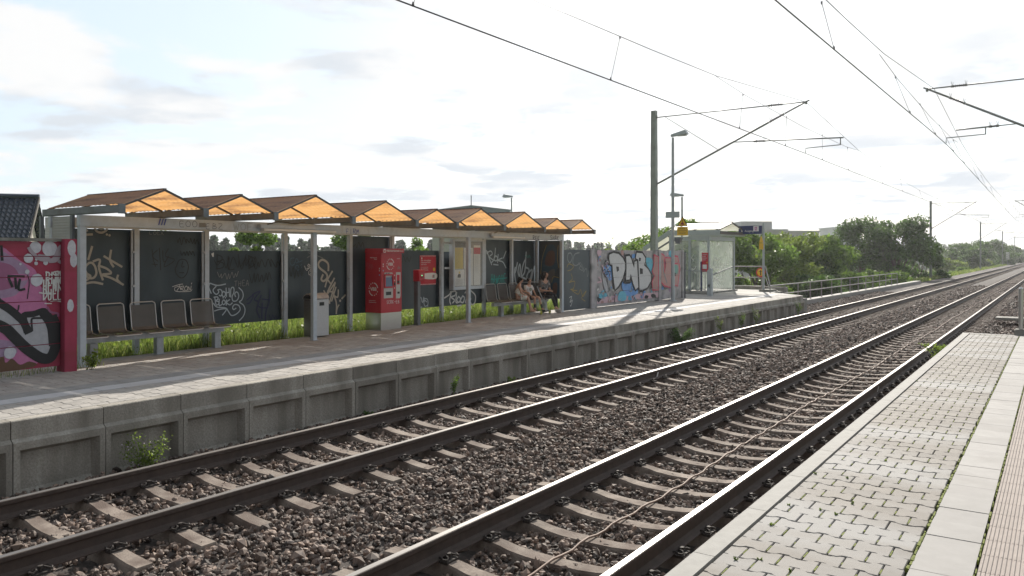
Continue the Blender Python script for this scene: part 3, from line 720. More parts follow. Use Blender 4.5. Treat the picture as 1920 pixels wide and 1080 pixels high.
tag_text(PP[2], 'BLVD', *PP[2].px([(130, 460)], O4, 5.4)[0], .28, dark_p, .016, .8)
scrawl(PP[2], *PP[2].px([(140, 570)], O4, 5.4)[0], .5, .18, grey_p, .012, 12); tag_text(PP[2], 'THEA', *PP[2].px([(318, 628)], O4, 5.4)[0], .1, grey_p, .01, .8)
PP[2].poly(PP[2].px([(82, 300), (108, 288), (106, 335), (92, 330)], O4, 5.4), white_p)
scrawl(PP[2], *PP[2].px([(670, 975)], O4, 5.4)[0], .25, .12, navy_p, .016, 6)
# fourth bay (low): SHAK!
for pts, w_ in (([(1272, 470), (1268, 400), (1215, 362), (1175, 390), (1180, 440), (1250, 500), (1258, 545), (1225, 578), (1200, 560), (1215, 515)], .05), ([(1312, 480), (1260, 570), (1240, 635)], .042), ([(1262, 560), (1300, 610)], .038), ([(1332, 550), (1285, 640), (1260, 700)], .042),
                ([(1340, 590), (1270, 700)], .038), ([(1340, 600), (1285, 790)], .038), ([(1262, 680), (1330, 690)], .034), ([(1348, 640), (1305, 780)], .038), ([(1372, 668), (1365, 740), (1320, 720)], .038), ([(1320, 700), (1352, 800), (1352, 905)], .042), ([(1378, 820), (1362, 850), (1350, 908)], .034), ([(1225, 675), (1250, 720), (1285, 805)], .034), ([(1442, 720), (1408, 755)], .042)):
    ln(3, O4, 5.4, pts, w_, beige_p)
PP[3].disc(PP[3].px([(1390, 777)], O4, 5.4)[0], .03, beige_p)
for pts in ([(1058, 342), (1090, 318)], [(1120, 320), (1125, 300)], [(1160, 322), (1215, 345)], [(1070, 290), (1085, 300)]): ln(3, O4, 5.4, pts, .014, grey_p)
for pts in ([(925, 345), (890, 350), (882, 390), (900, 418), (925, 405), (922, 385)], [(945, 350), (935, 380), (950, 395), (965, 380), (955, 355), (945, 350)], [(1005, 370), (975, 385), (960, 375)], [(1000, 405), (975, 440), (960, 418), (940, 425), (945, 460), (970, 465), (1000, 435)]): ln(3, O4, 5.4, pts, .014, steelb_p)
for pts in ([(1070, 405), (1060, 425), (1085, 425), (1070, 405)], [(1028, 425), (1050, 470), (1075, 440)], [(1050, 450), (1095, 445), (1080, 475), (1100, 480)], [(1070, 480), (1075, 515), (1100, 490)], [(1085, 520), (1098, 530)]): ln(3, O4, 5.4, pts, .014, white_p)
scrawl(PP[3], *PP[3].px([(870, 560)], O4, 5.4)[0], .4, .3, dark_p, .016, 8)
# bays behind the machine and the validator
scrawl(PP[4], G[4] + .12, 2.45, .4, .15, dark_p, .02, 7)
for pts in ([(1700, 940), (1715, 870), (1728, 910), (1738, 868), (1742, 905)], [(1762, 905), (1738, 890), (1745, 935), (1768, 925), (1765, 885), (1740, 880)], [(1705, 945), (1725, 943)]): ln(5, O3, 4, pts, .024, lblue_p)
PP[5].disc(PP[5].px([(1768, 935)], O3, 4)[0], .018, lblue_p)
scrawl(PP[5], G[5] + .35, 2.1, .4, .2, dark_p, .02, 6)
# timetable bay
for pts in ([(335, 862), (372, 838), (385, 820)], [(395, 812), (380, 880), (388, 915)], [(385, 812), (430, 805), (425, 840), (392, 855), (420, 880), (405, 905)], [(440, 815), (432, 890), (445, 905)], [(455, 850), (440, 880), (458, 900), (472, 870), (455, 850)], [(490, 845), (470, 890), (495, 900), (505, 860), (490, 845)],
            [(510, 820), (530, 800), (528, 850), (515, 905), (560, 870)], [(560, 800), (598, 840), (595, 900), (570, 920), (555, 895)], [(445, 930), (478, 925)]): ln(6, O5, 4.571, pts, .04, white_p)
scrawl(PP[6], 18.0, 2.05, .16, .3, grey_p, .02, 5)
# seventh full bay
for pts in ([(702, 465), (718, 520), (740, 578)], [(697, 478), (730, 460), (745, 485), (720, 510), (752, 540), (735, 560)], [(772, 435), (768, 480), (758, 540)], [(775, 500), (758, 530), (778, 545), (790, 520), (775, 500)], [(795, 490), (790, 560)], [(830, 520), (795, 540), (835, 555), (862, 605)], [(862, 462), (840, 520)], [(755, 575), (795, 580)], [(700, 485), (694, 455)]): ln(7, O5, 4.571, pts, .036, lblue_p)
p = PP[7].px([(732, 742)], O5, 4.571)[0]; tag_text(PP[7], 'HAWOHE', p[0], p[1], .25, teal_p, .022, .46)
for pts in ([(732, 705), (870, 690)],): ln(7, O5, 4.571, pts, .02, teal_p)
# eighth bay: tall white letters
for pts in ([(960, 560), (948, 620), (938, 650)], [(942, 600), (935, 640), (950, 740), (975, 700), (985, 600), (978, 575), (965, 640), (985, 700)], [(985, 740), (1000, 620), (1015, 560), (1030, 540), (1022, 640), (1000, 680), (1035, 700)], [(1030, 600), (1060, 620), (1040, 680), (1060, 720)], [(1060, 640), (1085, 620), (1075, 680), (1060, 730)], [(1080, 700), (1100, 610), (1108, 600), (1105, 730)], [(1030, 540), (1035, 470)]): ln(8, O5, 4.571, pts, .055, lblue_p)
for k in range(4): ln(8, O5, 4.571, [(1025 + 12 * k, 495), (1035 + 12 * k, 520)], .012, teal_p)
for i in range(9): PP[i].build(panels[i], 'graffiti', cutmin=[(1, G[i] + .006, -1), (1, G[i + 1] - .006, 1)])
# end panel across the far end with a dim mural
m = MB(); m.box(XB + .07, XF - .07, G[-1] - .006, G[-1] + .006, .95, 2.745); ep = m.build('end_panel', M('panel_navy', (.022, .035, .045), .45, 0, .4, 3, c2=(.035, .05, .06)), SH)
pe = Paint('Y', G[-1] - .006)
mur = [pmat('mural_blue', (.02, .06, .10)), pmat('mural_rust', (.10, .06, .05)), pmat('mural_grey', (.09, .09, .095))]
pe.poly([(-13.38, 1.9), (-13.2, 2.5), (-12.9, 2.62), (-12.75, 2.3), (-12.8, 1.8), (-13.1, 1.65)], mur[0], True); pe.poly([(-13.2, 2.0), (-13.1, 2.38), (-12.86, 2.4), (-12.88, 2.0)], mur[1], True)
pe.poly([(-13.3, 1.35), (-13.1, 1.75), (-12.85, 1.85), (-12.9, 1.5), (-13.15, 1.25)], mur[2], True); pe.poly([(-13.0, 1.0), (-12.95, 1.5), (-12.7, 1.55), (-12.7, 1.0)], mur[0], True); pe.poly([(-12.93, 1.1), (-12.9, 1.4), (-12.76, 1.42), (-12.78, 1.1)], mur[1], True)
for pts in ([(-13.36, 1.7), (-13.3, 2.2), (-13.15, 2.6)], [(-12.95, 1.45), (-12.9, 1.62), (-12.7, 1.6)], [(-12.72, 2.6), (-12.75, 2.2), (-12.7, 1.9)]): pe.stroke(pts, .012, yel_p)
pe.build(ep, 'graffiti')
# frosted side sheet at the near end
def dots_mat():
    m = M('frosted_sheet', (.52, .55, .55), .5, 0, .1, 5, trans=.35); nt = m.node_tree; N = nt.nodes; L = nt.links
    tc = N.new('ShaderNodeTexCoord'); mp = N.new('ShaderNodeMapping'); mp.inputs['Scale'].default_value = (14, 14, 14); L.new(tc.outputs['Object'], mp.inputs[0])
    v = N.new('ShaderNodeTexVoronoi'); v.inputs['Randomness'].default_value = 0; v.inputs['Scale'].default_value = 1.6; L.new(mp.outputs[0], v.inputs['Vector'])
    b = N.new('ShaderNodeBump'); b.inputs['Distance'].default_value = .02; b.invert = True; L.new(v.outputs['Distance'], b.inputs['Height']); L.new(b.outputs[0], N['Principled BSDF'].inputs['Normal'])
    return m
m = MB(); m.box(-13.69, -12.77, G[0] - .035, G[0] - .029, .95, 2.915); m.build('side_sheet', dots_mat(), SH)
m = MB(); y = G[0] - .075
for a, b in (((-13.72, y, .9), (-13.72, y, 2.93)), ((-12.74, y, .9), (-12.74, y, 2.93))): m.bar(a, b, .06, .05)
m.build('side_frame', gut_m, SH)
# scribbles on the front beam
pb = Paint('X', XF + .045)
for s_, x, y, sz, mt_ in (('EOO', 1345, 340, .1, navy_p), ('EBZ', 1545, 355, .1, navy_p), ('WOF', 1750, 365, .12, grey_p)):
    q = pb.px([(x, y)], O1, 4)[0]; tag_text(pb, s_, q[0], q[1], sz, mt_, .007, 1.1)
q = pb.px([(1155, 392)], O3, 4)[0]; tag_text(pb, 'FIRM', q[0], q[1], .1, blue_p, .01, .9)
for i_, (s_, x) in enumerate((('REK', 1090), ('SHAK', 1240))): q = pb.px([(x, 366)], O5, 4.571)[0]; tag_text(pb, s_, q[0], q[1], .13, navy_p, .016, .9)
q = pb.px([(1188, 325)], O1, 4)[0]; [pb.stroke([(q[0] + .05 * k, q[1]), (q[0] + .03 + .05 * k, q[1] + .1)], .02, blue_p, False) for k in range(3)]
q = pb.px([(1490, 345), (1540, 345), (1540, 312), (1490, 312)], O1, 4); pb.poly(q, grey_p)
pb.build(SH, 'graffiti')
ptm = M('tube_lamp_cover', (.75, .74, .70), .4, 0, .1, 8)
for (y0, y1, zz) in ((9.75, 11.75, 2.79), (17.2, 18.9, 2.79)):
    m = MB(); m.box(XF + .05, XF + .15, y0, y1, zz + .02, zz + .09); m.build('lamp_housing', steel_l, SH, bevel=.008)
    lh = bpy.context.scene.objects.get('lamp_housing'); m = MB(); m.box(XF + .055, XF + .145, y0 + .08, y1 - .08, zz - .03, zz + .015)
    for k in range(4): m.box(XF + .05, XF + .15, y0 + .1 + k * (y1 - y0 - .25) / 3, y0 + .13 + k * (y1 - y0 - .25) / 3, zz - .036, zz + .016)
    m.build('lamp_cover', ptm, SH)
    m = MB(); m.tube([(XF + .1, y0 + .2, zz + .1), (XF + .05, y0 + .5, zz + .16), (XF + .08, y0 + .9, zz + .13), (XF, y0 + 1.2, zz + .17)], .012, 6); m.build('lamp_cable', black, SH)
# ---------------------------------------------------------------- benches
mesh_m = M('perforated_seat', (.115, .105, .095), .5, .4, .15, 8)
mesh_m.node_tree.nodes['Principled BSDF'].inputs['Alpha'].default_value = .8
chrome = M('seat_rim_steel', (.5, .5, .5), .35, .7, .1, 12)
def bench(y0, label):
    x0 = -13.12; b = thing('bench', label, 'bench', (x0, y0 + 1.46, PZ), 'five seat metal benches')
    Z = PZ
    m = MB(); m.box(x0 - .05, x0 + .05, y0 + .02, y0 + 2.9, Z + .30, Z + .40); m.build('beam', steel, b, bevel=.004)
    for k in range(3):
        y = y0 + .42 + k * 1.17; m = MB(); m.box(x0 - .055, x0 + .055, y - .065, y + .065, Z, Z + .296); m.box(x0 - .08, x0 + .08, y - .09, y + .09, Z, Z + .01); m.build('leg', steel, b, bevel=.004)
    first = None
    for k in range(5):
        c = y0 + .29 + .585 * k
        if first is None:
            s = MB(); prof = [(.30, .415), (.27, .432), (.1, .428), (-.1, .425), (-.19, .44), (-.225, .49), (-.245, .6), (-.285, .87)]
            hw = .235
            for (xa, za), (xb, zb) in zip(prof, prof[1:]): s.face([(x0 + xa, c - hw, Z + za), (x0 + xa, c + hw, Z + za), (x0 + xb, c + hw, Z + zb), (x0 + xb, c - hw, Z + zb)])
            seat = s.build('seat', mesh_m, b, smooth=True)
            t = MB(); L1 = [(x0 + xa, c - hw, Z + za) for xa, za in prof]; L2 = [(x0 + xa, c + hw, Z + za) for xa, za in prof]
            top = [(x0 - .287, c - hw + .012, Z + .895), (x0 - .29, c - hw + .05, Z + .915), (x0 - .29, c + hw - .05, Z + .915), (x0 - .287, c + hw - .012, Z + .895)]
            fr = [(x0 + .305, c + hw - .03, Z + .405), (x0 + .305, c - hw + .03, Z + .405)]
            t.tube(L1 + top + L2[::-1] + fr + [L1[0]], .011, 6, cap=False); t.build('seat_rim', chrome, seat, smooth=True)
            for yy in (c - .12, c + .12):
                t = MB(); t.box(x0 - .06, x0 + .2, yy - .02, yy + .02, Z + .40, Z + .422)
            t = MB(); [t.box(x0 - .06, x0 + .2, yy - .02, yy + .02, Z + .401, Z + .421) for yy in (c - .12, c + .12)]; t.build('bracket', steel, seat)
            first = seat; c_first = c
        else:
            q = copy_tree(first, b); q.location.y = c - c_first
    return b
bench(6.50, 'grey metal bench with five empty mesh seats at the near end of the shelter')
bench(18.16, 'grey metal bench with mesh seats where the children and the woman sit')
# ---------------------------------------------------------------- waste bin
wb = thing('waste_bin', 'tall stainless steel waste bin with hooded top behind a shelter post', 'bin', (-13.1, 11.7, PZ))
m = MB(); m.prism([(-13.27, PZ + .02), (-12.99, PZ + .02), (-12.97, PZ + .04), (-12.97, PZ + .80), (-13.27, PZ + .80)], 11.5, 11.93); m.build('body', M('bin_steel', (.22, .21, .20), .38, .8, .2, 6, stretch=(1, 1, 12)), wb, bevel=.012)
m = MB(); m.box(-12.968, -12.955, 11.56, 11.925, PZ + .03, PZ + .80); fd = m.build('door', M('bin_door', (.50, .52, .54), .5, .2, .12, 30, .05), wb, bevel=.004)
m = MB(); m.box(-12.954, -12.95, 11.66, 11.79, PZ + .67, PZ + .745); m.build('sticker', dark_p, fd)
m = MB(); pr = [(-13.29, PZ + .81), (-12.95, PZ + .81), (-12.95, PZ + .83), (-12.99, PZ + .90), (-13.08, PZ + .935), (-13.18, PZ + .93), (-13.26, PZ + .88), (-13.29, PZ + .83)]; m.prism(pr, 11.49, 11.94); m.build('hood', M('bin_hood', (.42, .38, .35), .5, .2, .3, 9), wb, bevel=.006)
m = MB(); pr = [(-13.26, PZ + .82), (-12.99, PZ + .82), (-13.0, PZ + .87), (-13.1, PZ + .905), (-13.18, PZ + .90), (-13.25, PZ + .86)]; m.prism(pr, 11.484, 11.489); m.build('opening', black, wb)
# ---------------------------------------------------------------- ticket machine
red = M('machine_red', (.46, .018, .035), .35, 0, .1, 3, grime_or_light=((.34, .02, .03), 2, .55, .8)); signred = pmat('sign_red', (.52, .02, .04)); wht = pmat('sign_white', (.78, .78, .77))
tm = thing('ticket_machine', 'red ticket machine with screen on a steel plinth under the shelter', 'ticket machine', (-13.18, 13.87, PZ))
mx0, mx1, my0, my1 = -13.44, -12.93, 13.50, 14.21
m = MB(); m.box(mx0 + .01, mx1 - .008, my0 + .006, my1 - .006, PZ, PZ + .398); m.build('plinth', stain, tm, bevel=.004)
m = MB(); m.box(mx0, mx1, my0, my1, PZ + .40, 2.34); body = m.build('body', red, tm, bevel=.01)
m = MB(); m.hexa([(mx0 - .01, my0 - .004, 2.342), (mx1 + .05, my0 - .004, 2.342), (mx1 + .05, my1 + .03, 2.342), (mx0 - .01, my1 + .03, 2.342)], [(mx0, my0, 2.45), (mx1 + .05, my0, 2.45), (mx1 + .05, my1 + .03, 2.45), (mx0, my1 + .03, 2.45)]); m.build('header', red, tm, bevel=.006)
f = mx1 + .001
text('VBB-Fahrkarten', (f + .051, my0 + .12, 2.396), .066, '+X', wht, tm, bold=.001); text('Tickets', (f + .051, my0 + .53, 2.396), .06, '+X', wht, tm)
pt = Paint('X', f + .05); pt.poly([(my0 + .03, 2.355), (my0 + .10, 2.355), (my0 + .10, 2.435), (my0 + .05, 2.44), (my0 + .03, 2.42)], wht); pt.poly([(my0 + .045, 2.37), (my0 + .085, 2.37), (my0 + .085, 2.41), (my0 + .045, 2.41)], signred); pt.build(tm, 'pictogram')
def vbb(face, c, r, parent, fx):
    p = Paint(*face)
    for k, (a0, a1) in enumerate(((15, 80), (195, 265))):
        p.stroke([(c[0] + r * math.cos(R(a)), c[1] + r * 1.05 * math.sin(R(a))) for a in range(a0, a1, 8)], r * .17, wht, False)
    for a in (100, 125, 150, 172, 285, 312, 338): p.disc((c[0] + r * math.cos(R(a)), c[1] + r * 1.05 * math.sin(R(a))), r * .1, wht, wob=0)
    p.build(parent, 'emblem')
    loc = (fx, c[0], c[1]) if face[0] == 'X' else (c[0], fx, c[1])
    text('VBB', loc, r * .82, '+X' if face[0] == 'X' else '-Y', wht, parent, align='CENTER', bold=r * .02)
vbb(('X', f), (my0 + .31, 2.08), .12, tm, f + .001); vbb(('Y', my0 - .001), (-13.17, 1.50), .14, tm, my0 - .002)
pt = Paint('X', f); lg = pmat('panel_grey', (.52, .52, .50)); dk = pmat('screen_surround', (.18, .02, .03)); cy = pmat('cyan_mark', (.2, .5, .7))
a0 = my0
pt.poly([(a0 + .09, 1.29), (a0 + .40, 1.29), (a0 + .40, 1.86), (a0 + .37, 1.89), (a0 + .12, 1.89), (a0 + .09, 1.83)], lg); pt.poly([(a0 + .50, 1.27), (a0 + .64, 1.27), (a0 + .66, 1.33), (a0 + .66, 1.89), (a0 + .50, 1.89)], lg)
pt.poly([(a0 + .53, 1.60), (a0 + .63, 1.60), (a0 + .63, 1.83), (a0 + .53, 1.83)], signred); pt.poly([(a0 + .545, 1.63), (a0 + .62, 1.63), (a0 + .62, 1.69), (a0 + .545, 1.69)], dark_p)
pt.poly([(a0 + .55, 1.38), (a0 + .63, 1.38), (a0 + .63, 1.43), (a0 + .55, 1.43)], dark_p); pt.poly([(a0 + .16, 1.36), (a0 + .34, 1.36), (a0 + .34, 1.44), (a0 + .16, 1.44)], dark_p)
pt.poly([(a0 + .43, 1.58), (a0 + .48, 1.58), (a0 + .48, 1.65), (a0 + .43, 1.65)], dark_p)
for zz in (1.52, 1.70, 1.76, 1.82): pt.disc((a0 + .45, zz), .014, wht if zz != 1.76 else dark_p, wob=0)
for k, c_ in enumerate((signred, wht, wht, signred, cy)): pt.poly([(a0 + .055, 2.12 - .05 * k), (a0 + .08, 2.12 - .05 * k), (a0 + .08, 2.15 - .05 * k), (a0 + .055, 2.15 - .05 * k)], c_)
tag_text(pt, 'SERK-EB', a0 + .18, 1.16, .075, wht, .008, .75); tag_text(pt, 'NEMO', a0 + .15, 1.845, .035, dark_p, .006, .9); scrawl(pt, a0 + .54, 1.95, .1, .09, grey_p, .008, 6)
pt.build(tm, 'front_markings')
text('TICKETS', (f + .002, my0 + .53, 2.21), .03, '+X', wht, tm)
m = MB(); z0 = 1.53                                   # recessed touch screen with tilted glass
m.hexa([(f + .002, a0 + .10, z0), (f + .03, a0 + .10, z0), (f + .03, a0 + .39, z0), (f + .002, a0 + .39, z0)], [(f + .002, a0 + .10, z0 + .03), (f + .03, a0 + .10, z0 + .03), (f + .03, a0 + .39, z0 + .03), (f + .002, a0 + .39, z0 + .03)])
m.box(f + .002, f + .03, a0 + .10, a0 + .125, z0 + .031, z0 + .29); m.box(f + .002, f + .03, a0 + .365, a0 + .39, z0 + .031, z0 + .29); m.box(f + .002, f + .034, a0 + .10, a0 + .39, z0 + .291, z0 + .32); m.build('screen_frame', signred, tm)
m = MB(); m.hexa([(f + .002, a0 + .13, z0 + .032), (f + .025, a0 + .13, z0 + .032), (f + .025, a0 + .36, z0 + .032), (f + .002, a0 + .36, z0 + .032)], [(f + .002, a0 + .13, z0 + .25), (f + .004, a0 + .13, z0 + .25), (f + .004, a0 + .36, z0 + .25), (f + .002, a0 + .36, z0 + .25)]); m.build('screen', M('screen_glass', (.10, .16, .26), .12, 0, .2, 3), tm)
ps = Paint('Y', my0 - .001)
for k, c_ in enumerate((signred, wht, wht, signred, cy)): ps.poly([(-12.99, 2.02 - .05 * k), (-12.965, 2.02 - .05 * k), (-12.965, 2.05 - .05 * k), (-12.99, 2.05 - .05 * k)], c_)
scrawl(ps, -13.40, 1.95, .22, .2, pmat('faded_scratch', (.42, .1, .12)), .008, 9); ps.build(tm, 'side_markings')
text('VBB-Fahrkarten', (-13.06, my0 - .002, 2.235), .034, '-Y', wht, tm, align='RIGHT'); text('Tickets', (-13.06, my0 - .002, 2.20), .034, '-Y', wht, tm, align='RIGHT')
text('Verkehrsverbund', (-13.32, my0 - .002, 1.235), .03, '-Y', wht, tm); text('Berlin-Brandenburg', (-13.32, my0 - .002, 1.195), .03, '-Y', wht, tm)
# ---------------------------------------------------------------- ticket validator on its post
tv = thing('ticket_validator', 'small red ticket validator box on a grey post beside the ticket machine', 'validator', (-13.2, 15.08, PZ))
m = MB(); m.box(-13.27, -13.14, 15.02, 15.13, PZ, 1.64); m.box(-13.3, -13.11, 14.99, 15.16, PZ, PZ + .012); m.build('post', gut_m, tv, bevel=.004)
m = MB(); m.prism([(-13.26, 1.645), (-13.08, 1.645), (-13.06, 1.68), (-13.06, 1.88), (-13.09, 1.93), (-13.26, 1.93)], 14.98, 15.20); m.build('box', red, tv, bevel=.008)
m = MB(); m.box(-13.059, -13.05, 15.07, 15.13, 1.735, 1.755); m.build('slot', black, tv); m = MB(); m.box(-13.059, -13.052, 15.07, 15.10, 1.78, 1.80); m.build('light', M('green_led', (.1, .5, .2), emit=(.1, .9, .4)), tv)
# ---------------------------------------------------------------- red notice on the panel
W5 = W3 + .004
sg = thing('notice', 'red fare notice with white text and striped edges on a dark panel behind the validator', 'sign', (W5, 15.9, 1.9))
y0, y1, z0, z1 = 15.58, 16.22, 1.52, 2.29
m = MB(); m.box(W3 + .001, W3 + .007, y0, y1, z0, z1); m.build('plate', signred, sg)
p = Paint('X', W3 + .007)
for zz in (z0 + .008, z1 - .026):
    for k in range(13): p.poly([(y0 + .01 + .049 * k, zz), (y0 + .036 + .049 * k, zz), (y0 + .044 + .049 * k, zz + .018), (y0 + .018 + .049 * k, zz + .018)], wht)
p.poly(smooth([(y0 + .17, 1.68), (y1 - .005, 1.67), (y1 - .005, 1.82), (y0 + .17, 1.82), (y0 + .13, 1.75)], True, 3), wht); p.disc((y1 - .09, 1.92), .045, pmat('sign_yellow', (.70, .50, .03)), wob=0)
p.poly([(y0 + .04, 2.19), (y0 + .08, 2.19), (y0 + .08, 2.235), (y0 + .04, 2.235)], wht)
for k in range(3): p.poly([(y1 - .16 + .03 * k, 1.70), (y1 - .14 + .03 * k, 1.70), (y1 - .13 + .03 * k, 1.78), (y1 - .15 + .03 * k, 1.78)], dark_p if k else signred)
p.build(sg, 'markings')
text('Wer ohne gültigen\nFahrausweis fährt,\nzahlt mehr.', (W3 + .009, y0 + .04, 2.105), .052, '+X', wht, sg)
for k in range(4): text('Bitte vor Fahrtantritt entwerten', (W3 + .009, y0 + .04, 1.985 - .03 * k), .022, '+X', wht, sg)
text('Fahrkarte', (W3 + .011, y0 + .2, 1.775), .05, '+X', navy_p, sg)
# ---------------------------------------------------------------- timetable case
tcx = thing('timetable_case', 'glazed grey timetable case with yellow and white sheets between two shelter posts', 'notice board', (-13.42, 17.4, 1.4))
y0, y1, z0, z1, xf = 16.66, 18.03, 1.36, 2.73, -13.33
m = MB(); m.box(-13.47, xf - .02, y0, y1, z0, z1); m.build('back_box', steel_l, tcx, bevel=.006)
m = MB()
for (a, b, c, d) in ((y0, y0 + .07, z0, z1), (y1 - .07, y1, z0, z1), (y0 + .071, y1 - .071, z0, z0 + .08), (y0 + .071, y1 - .071, z1 - .06, z1)): m.box(xf - .019, xf + .012, a, b, c, d)
m.build('frame', steel_l, tcx, bevel=.004)
p = Paint('X', xf - .019); sheet = pmat('paper_white', (.70, .73, .72)); ysh = pmat('paper_yellow', (.66, .55, .12)); ink = pmat('print_grey', (.42, .44, .45)); och = pmat('print_ochre', (.45, .36, .09))
b0, b1, c0, c1 = y0 + .075, y1 - .075, z0 + .085, z1 - .065
p.poly([(b0, c0), (b1, c0), (b1, c1), (b0, c1)], pmat('case_back', (.25, .27, .27)))
p.poly([(b0, c1 - .16), (b0 + .72, c1 - .16), (b0 + .72, c1 - .02), (b0, c1 - .02)], pmat('case_header', (.07, .09, .09)))
p.poly([(b0 + .01, c0 + .02), (b0 + .44, c0 + .02), (b0 + .44, c0 + .46), (b0 + .01, c0 + .46)], sheet); p.poly([(b0 + .01, c0 + .48), (b0 + .38, c0 + .48), (b0 + .38, c1 - .17), (b0 + .01, c1 - .17)], ysh)
p.poly([(b0 + .46, c0 + .02), (b0 + .82, c0 + .02), (b0 + .82, c1 - .17), (b0 + .42, c1 - .17), (b0 + .42, c0 + .48), (b0 + .46, c0 + .48)], sheet); p.poly([(b0 + .86, c0 + .02), (b1 - .06, c0 + .02), (b1 - .06, c1 - .1), (b0 + .86, c1 - .1)], sheet)
p.poly([(b0 + .86, c1 - .34), (b1 - .06, c1 - .34), (b1 - .06, c1 - .16), (b0 + .86, c1 - .16)], signred); p.poly([(b0 + .55, c1 - .33), (b0 + .74, c1 - .33), (b0 + .74, c1 - .2), (b0 + .55, c1 - .2)], pmat('map_green', (.12, .22, .17)))
p.disc((b0 + .22, c0 + .38), .035, ysh); p.poly([(b0 + .14, c0 + .24), (b0 + .28, c0 + .24), (b0 + .28, c0 + .33), (b0 + .18, c0 + .35), (b0 + .14, c0 + .3)], dark_p)
for k in range(24):
    zz = c1 - .2 - k * .028
    for (a, b, lo) in ((b0 + .04, b0 + .34, c0 + .5), (b0 + .49, b0 + .78, c0 + .06), (b0 + .9, b1 - .1, c0 + .06)):
        if zz > lo and not (a > b0 + .8 and zz > c1 - .38) and not (b0 + .45 < a < b0 + .6 and zz > c1 - .36): p.poly([(a, zz), (a + (b - a) * rnd.uniform(.6, 1), zz), (a + (b - a) * .6, zz + .008), (a, zz + .008)], och if a < b0 + .1 else ink)
for k in range(7): p.poly([(b0 + .05, c0 + .05 + .024 * k), (b0 + .36, c0 + .05 + .024 * k), (b0 + .36, c0 + .058 + .024 * k), (b0 + .05, c0 + .058 + .024 * k)], ink)
p.build(tcx, 'timetable_sheets')
glass_m = M('case_glass', (.9, .95, .95), .04, 0, 0, 1, alpha=.10); m = MB(); m.box(xf - .004, xf - .001, b0, b1, c0, c1); m.build('glass', glass_m, tcx)
m = MB()
for zz in (1.95, 2.62):
    m.bar((-13.44, G[6] + .05, zz), (-13.44, y0 - .001, zz), .03, .05); m.bar((-13.44, y1 + .001, zz), (-13.44, G[7] - .05, zz), .03, .05)
m.build('bracket', steel_l, tcx)
# ---------------------------------------------------------------- painted platform walls
def slab_wall(name, label, xf, segs, zb, zt, basem, postm, jz, loc, xback=.12):
    t = thing(name, label, 'wall', loc)
    out = []
    for (a, b) in segs:
        m = MB(); zs = [zb] + jz + [zt]
        for q in range(len(zs) - 1): m.box(xf - xback, xf, a, b, zs[q] + .004, zs[q + 1] - .004)
        m.box(xf - xback + .01, xf - .014, a, b, zb + .01, zt - .01); out.append(m.build('slab_panel', basem, t))
    return t, out
redwall = M('red_wall_paint', (.36, .035, .08), .7, 0, .25, 3, .15, 60, grime_or_light=((.25, .03, .05), 1.5, .55, .7, (1, .4, 2)))
XR = -12.33; jz = [.98, 1.30, 1.62, 1.98, 2.28]
lw, ps_ = slab_wall('graffiti_wall', 'red and pink graffiti wall with white bubbles at the left end of the shelter', XR, [(-.2, 6.02)], .64, 2.50, redwall, None, jz, (XR, 4, PZ))
m = MB(); m.box(-12.46, -12.22, 6.03, 6.215, PZ - .05, 2.54); m.build('post', redwall, lw, bevel=.006)
m = MB(); m.box(XR - .13, XR + .04, -.2, 6.02, 2.503, 2.545); m.build('cap', conc, lw)
p = Paint('X', XR); OR = (0, 440)
pink = pmat('pink_paint', (.50, .17, .33), c2=(.42, .13, .27), var=.3); lil = pmat('lilac_paint', (.34, .24, .36), c2=(.28, .17, .27)); gwh = pmat('grey_white_paint', (.44, .44, .46), c2=(.33, .33, .36)); wh2 = pmat('bubble_white', (.58, .58, .62), c2=(.42, .42, .47)); brn = pmat('brown_paint', (.12, .06, .03)); mau = pmat('mauve_paint', (.30, .10, .20))
def PR(pts, mat, sm=True): p.poly(p.px(pts, OR, 4), mat, sm)
def SR(pts, w_, mat, sm=True, taper=False): p.stroke(p.px(pts, OR, 4), w_, mat, sm, taper)
PR([(-260, 60), (0, 90), (70, 130), (160, 200), (262, 262), (290, 360), (330, 430), (350, 520), (340, 600), (250, 640), (-260, 640)], pink)
PR([(-260, 90), (0, 120), (90, 170), (200, 240), (215, 330), (150, 420), (60, 470), (-260, 470)], lil)
PR([(-200, 200), (20, 210), (110, 250), (150, 340), (90, 400), (-200, 420)], mau); PR([(60, 300), (200, 300), (205, 340), (60, 345)], pink)
PR([(-260, 690), (0, 690), (90, 750), (190, 860), (285, 940), (240, 985), (60, 1030), (-260, 1060)], pink)
PR([(-260, 940), (0, 900), (40, 960), (90, 930), (150, 975), (220, 950), (250, 990), (-260, 1075)], brn); PR([(-260, 800), (30, 790), (110, 830), (100, 900), (-260, 930)], lil)
PR([(-260, 540), (0, 545), (100, 590), (170, 650), (208, 735), (205, 602), (330, 602), (362, 690), (388, 850), (365, 912), (300, 905), (240, 860), (150, 790), (60, 720), (-260, 640)], gwh)
SR([(-260, 380), (-100, 440), (0, 515), (70, 560), (130, 610), (175, 655), (208, 725)], .11, blk_p); SR([(198, 720), (182, 650), (180, 605), (250, 595), (330, 572), (345, 625)], .09, blk_p)
SR([(340, 600), (375, 650), (405, 720), (418, 790), (405, 870), (370, 925), (310, 925), (240, 885), (170, 830), (100, 760), (40, 705), (-60, 665), (-260, 640)], .15, blk_p); SR([(385, 640), (405, 700), (415, 800)], .2, blk_p)
SR([(240, 720), (235, 650), (245, 628), (310, 625)], .03, blk_p); SR([(90, 555), (130, 570), (140, 530)], .02, blk_p); SR([(355, 545), (380, 580), (430, 590), (435, 610)], .03, mau)
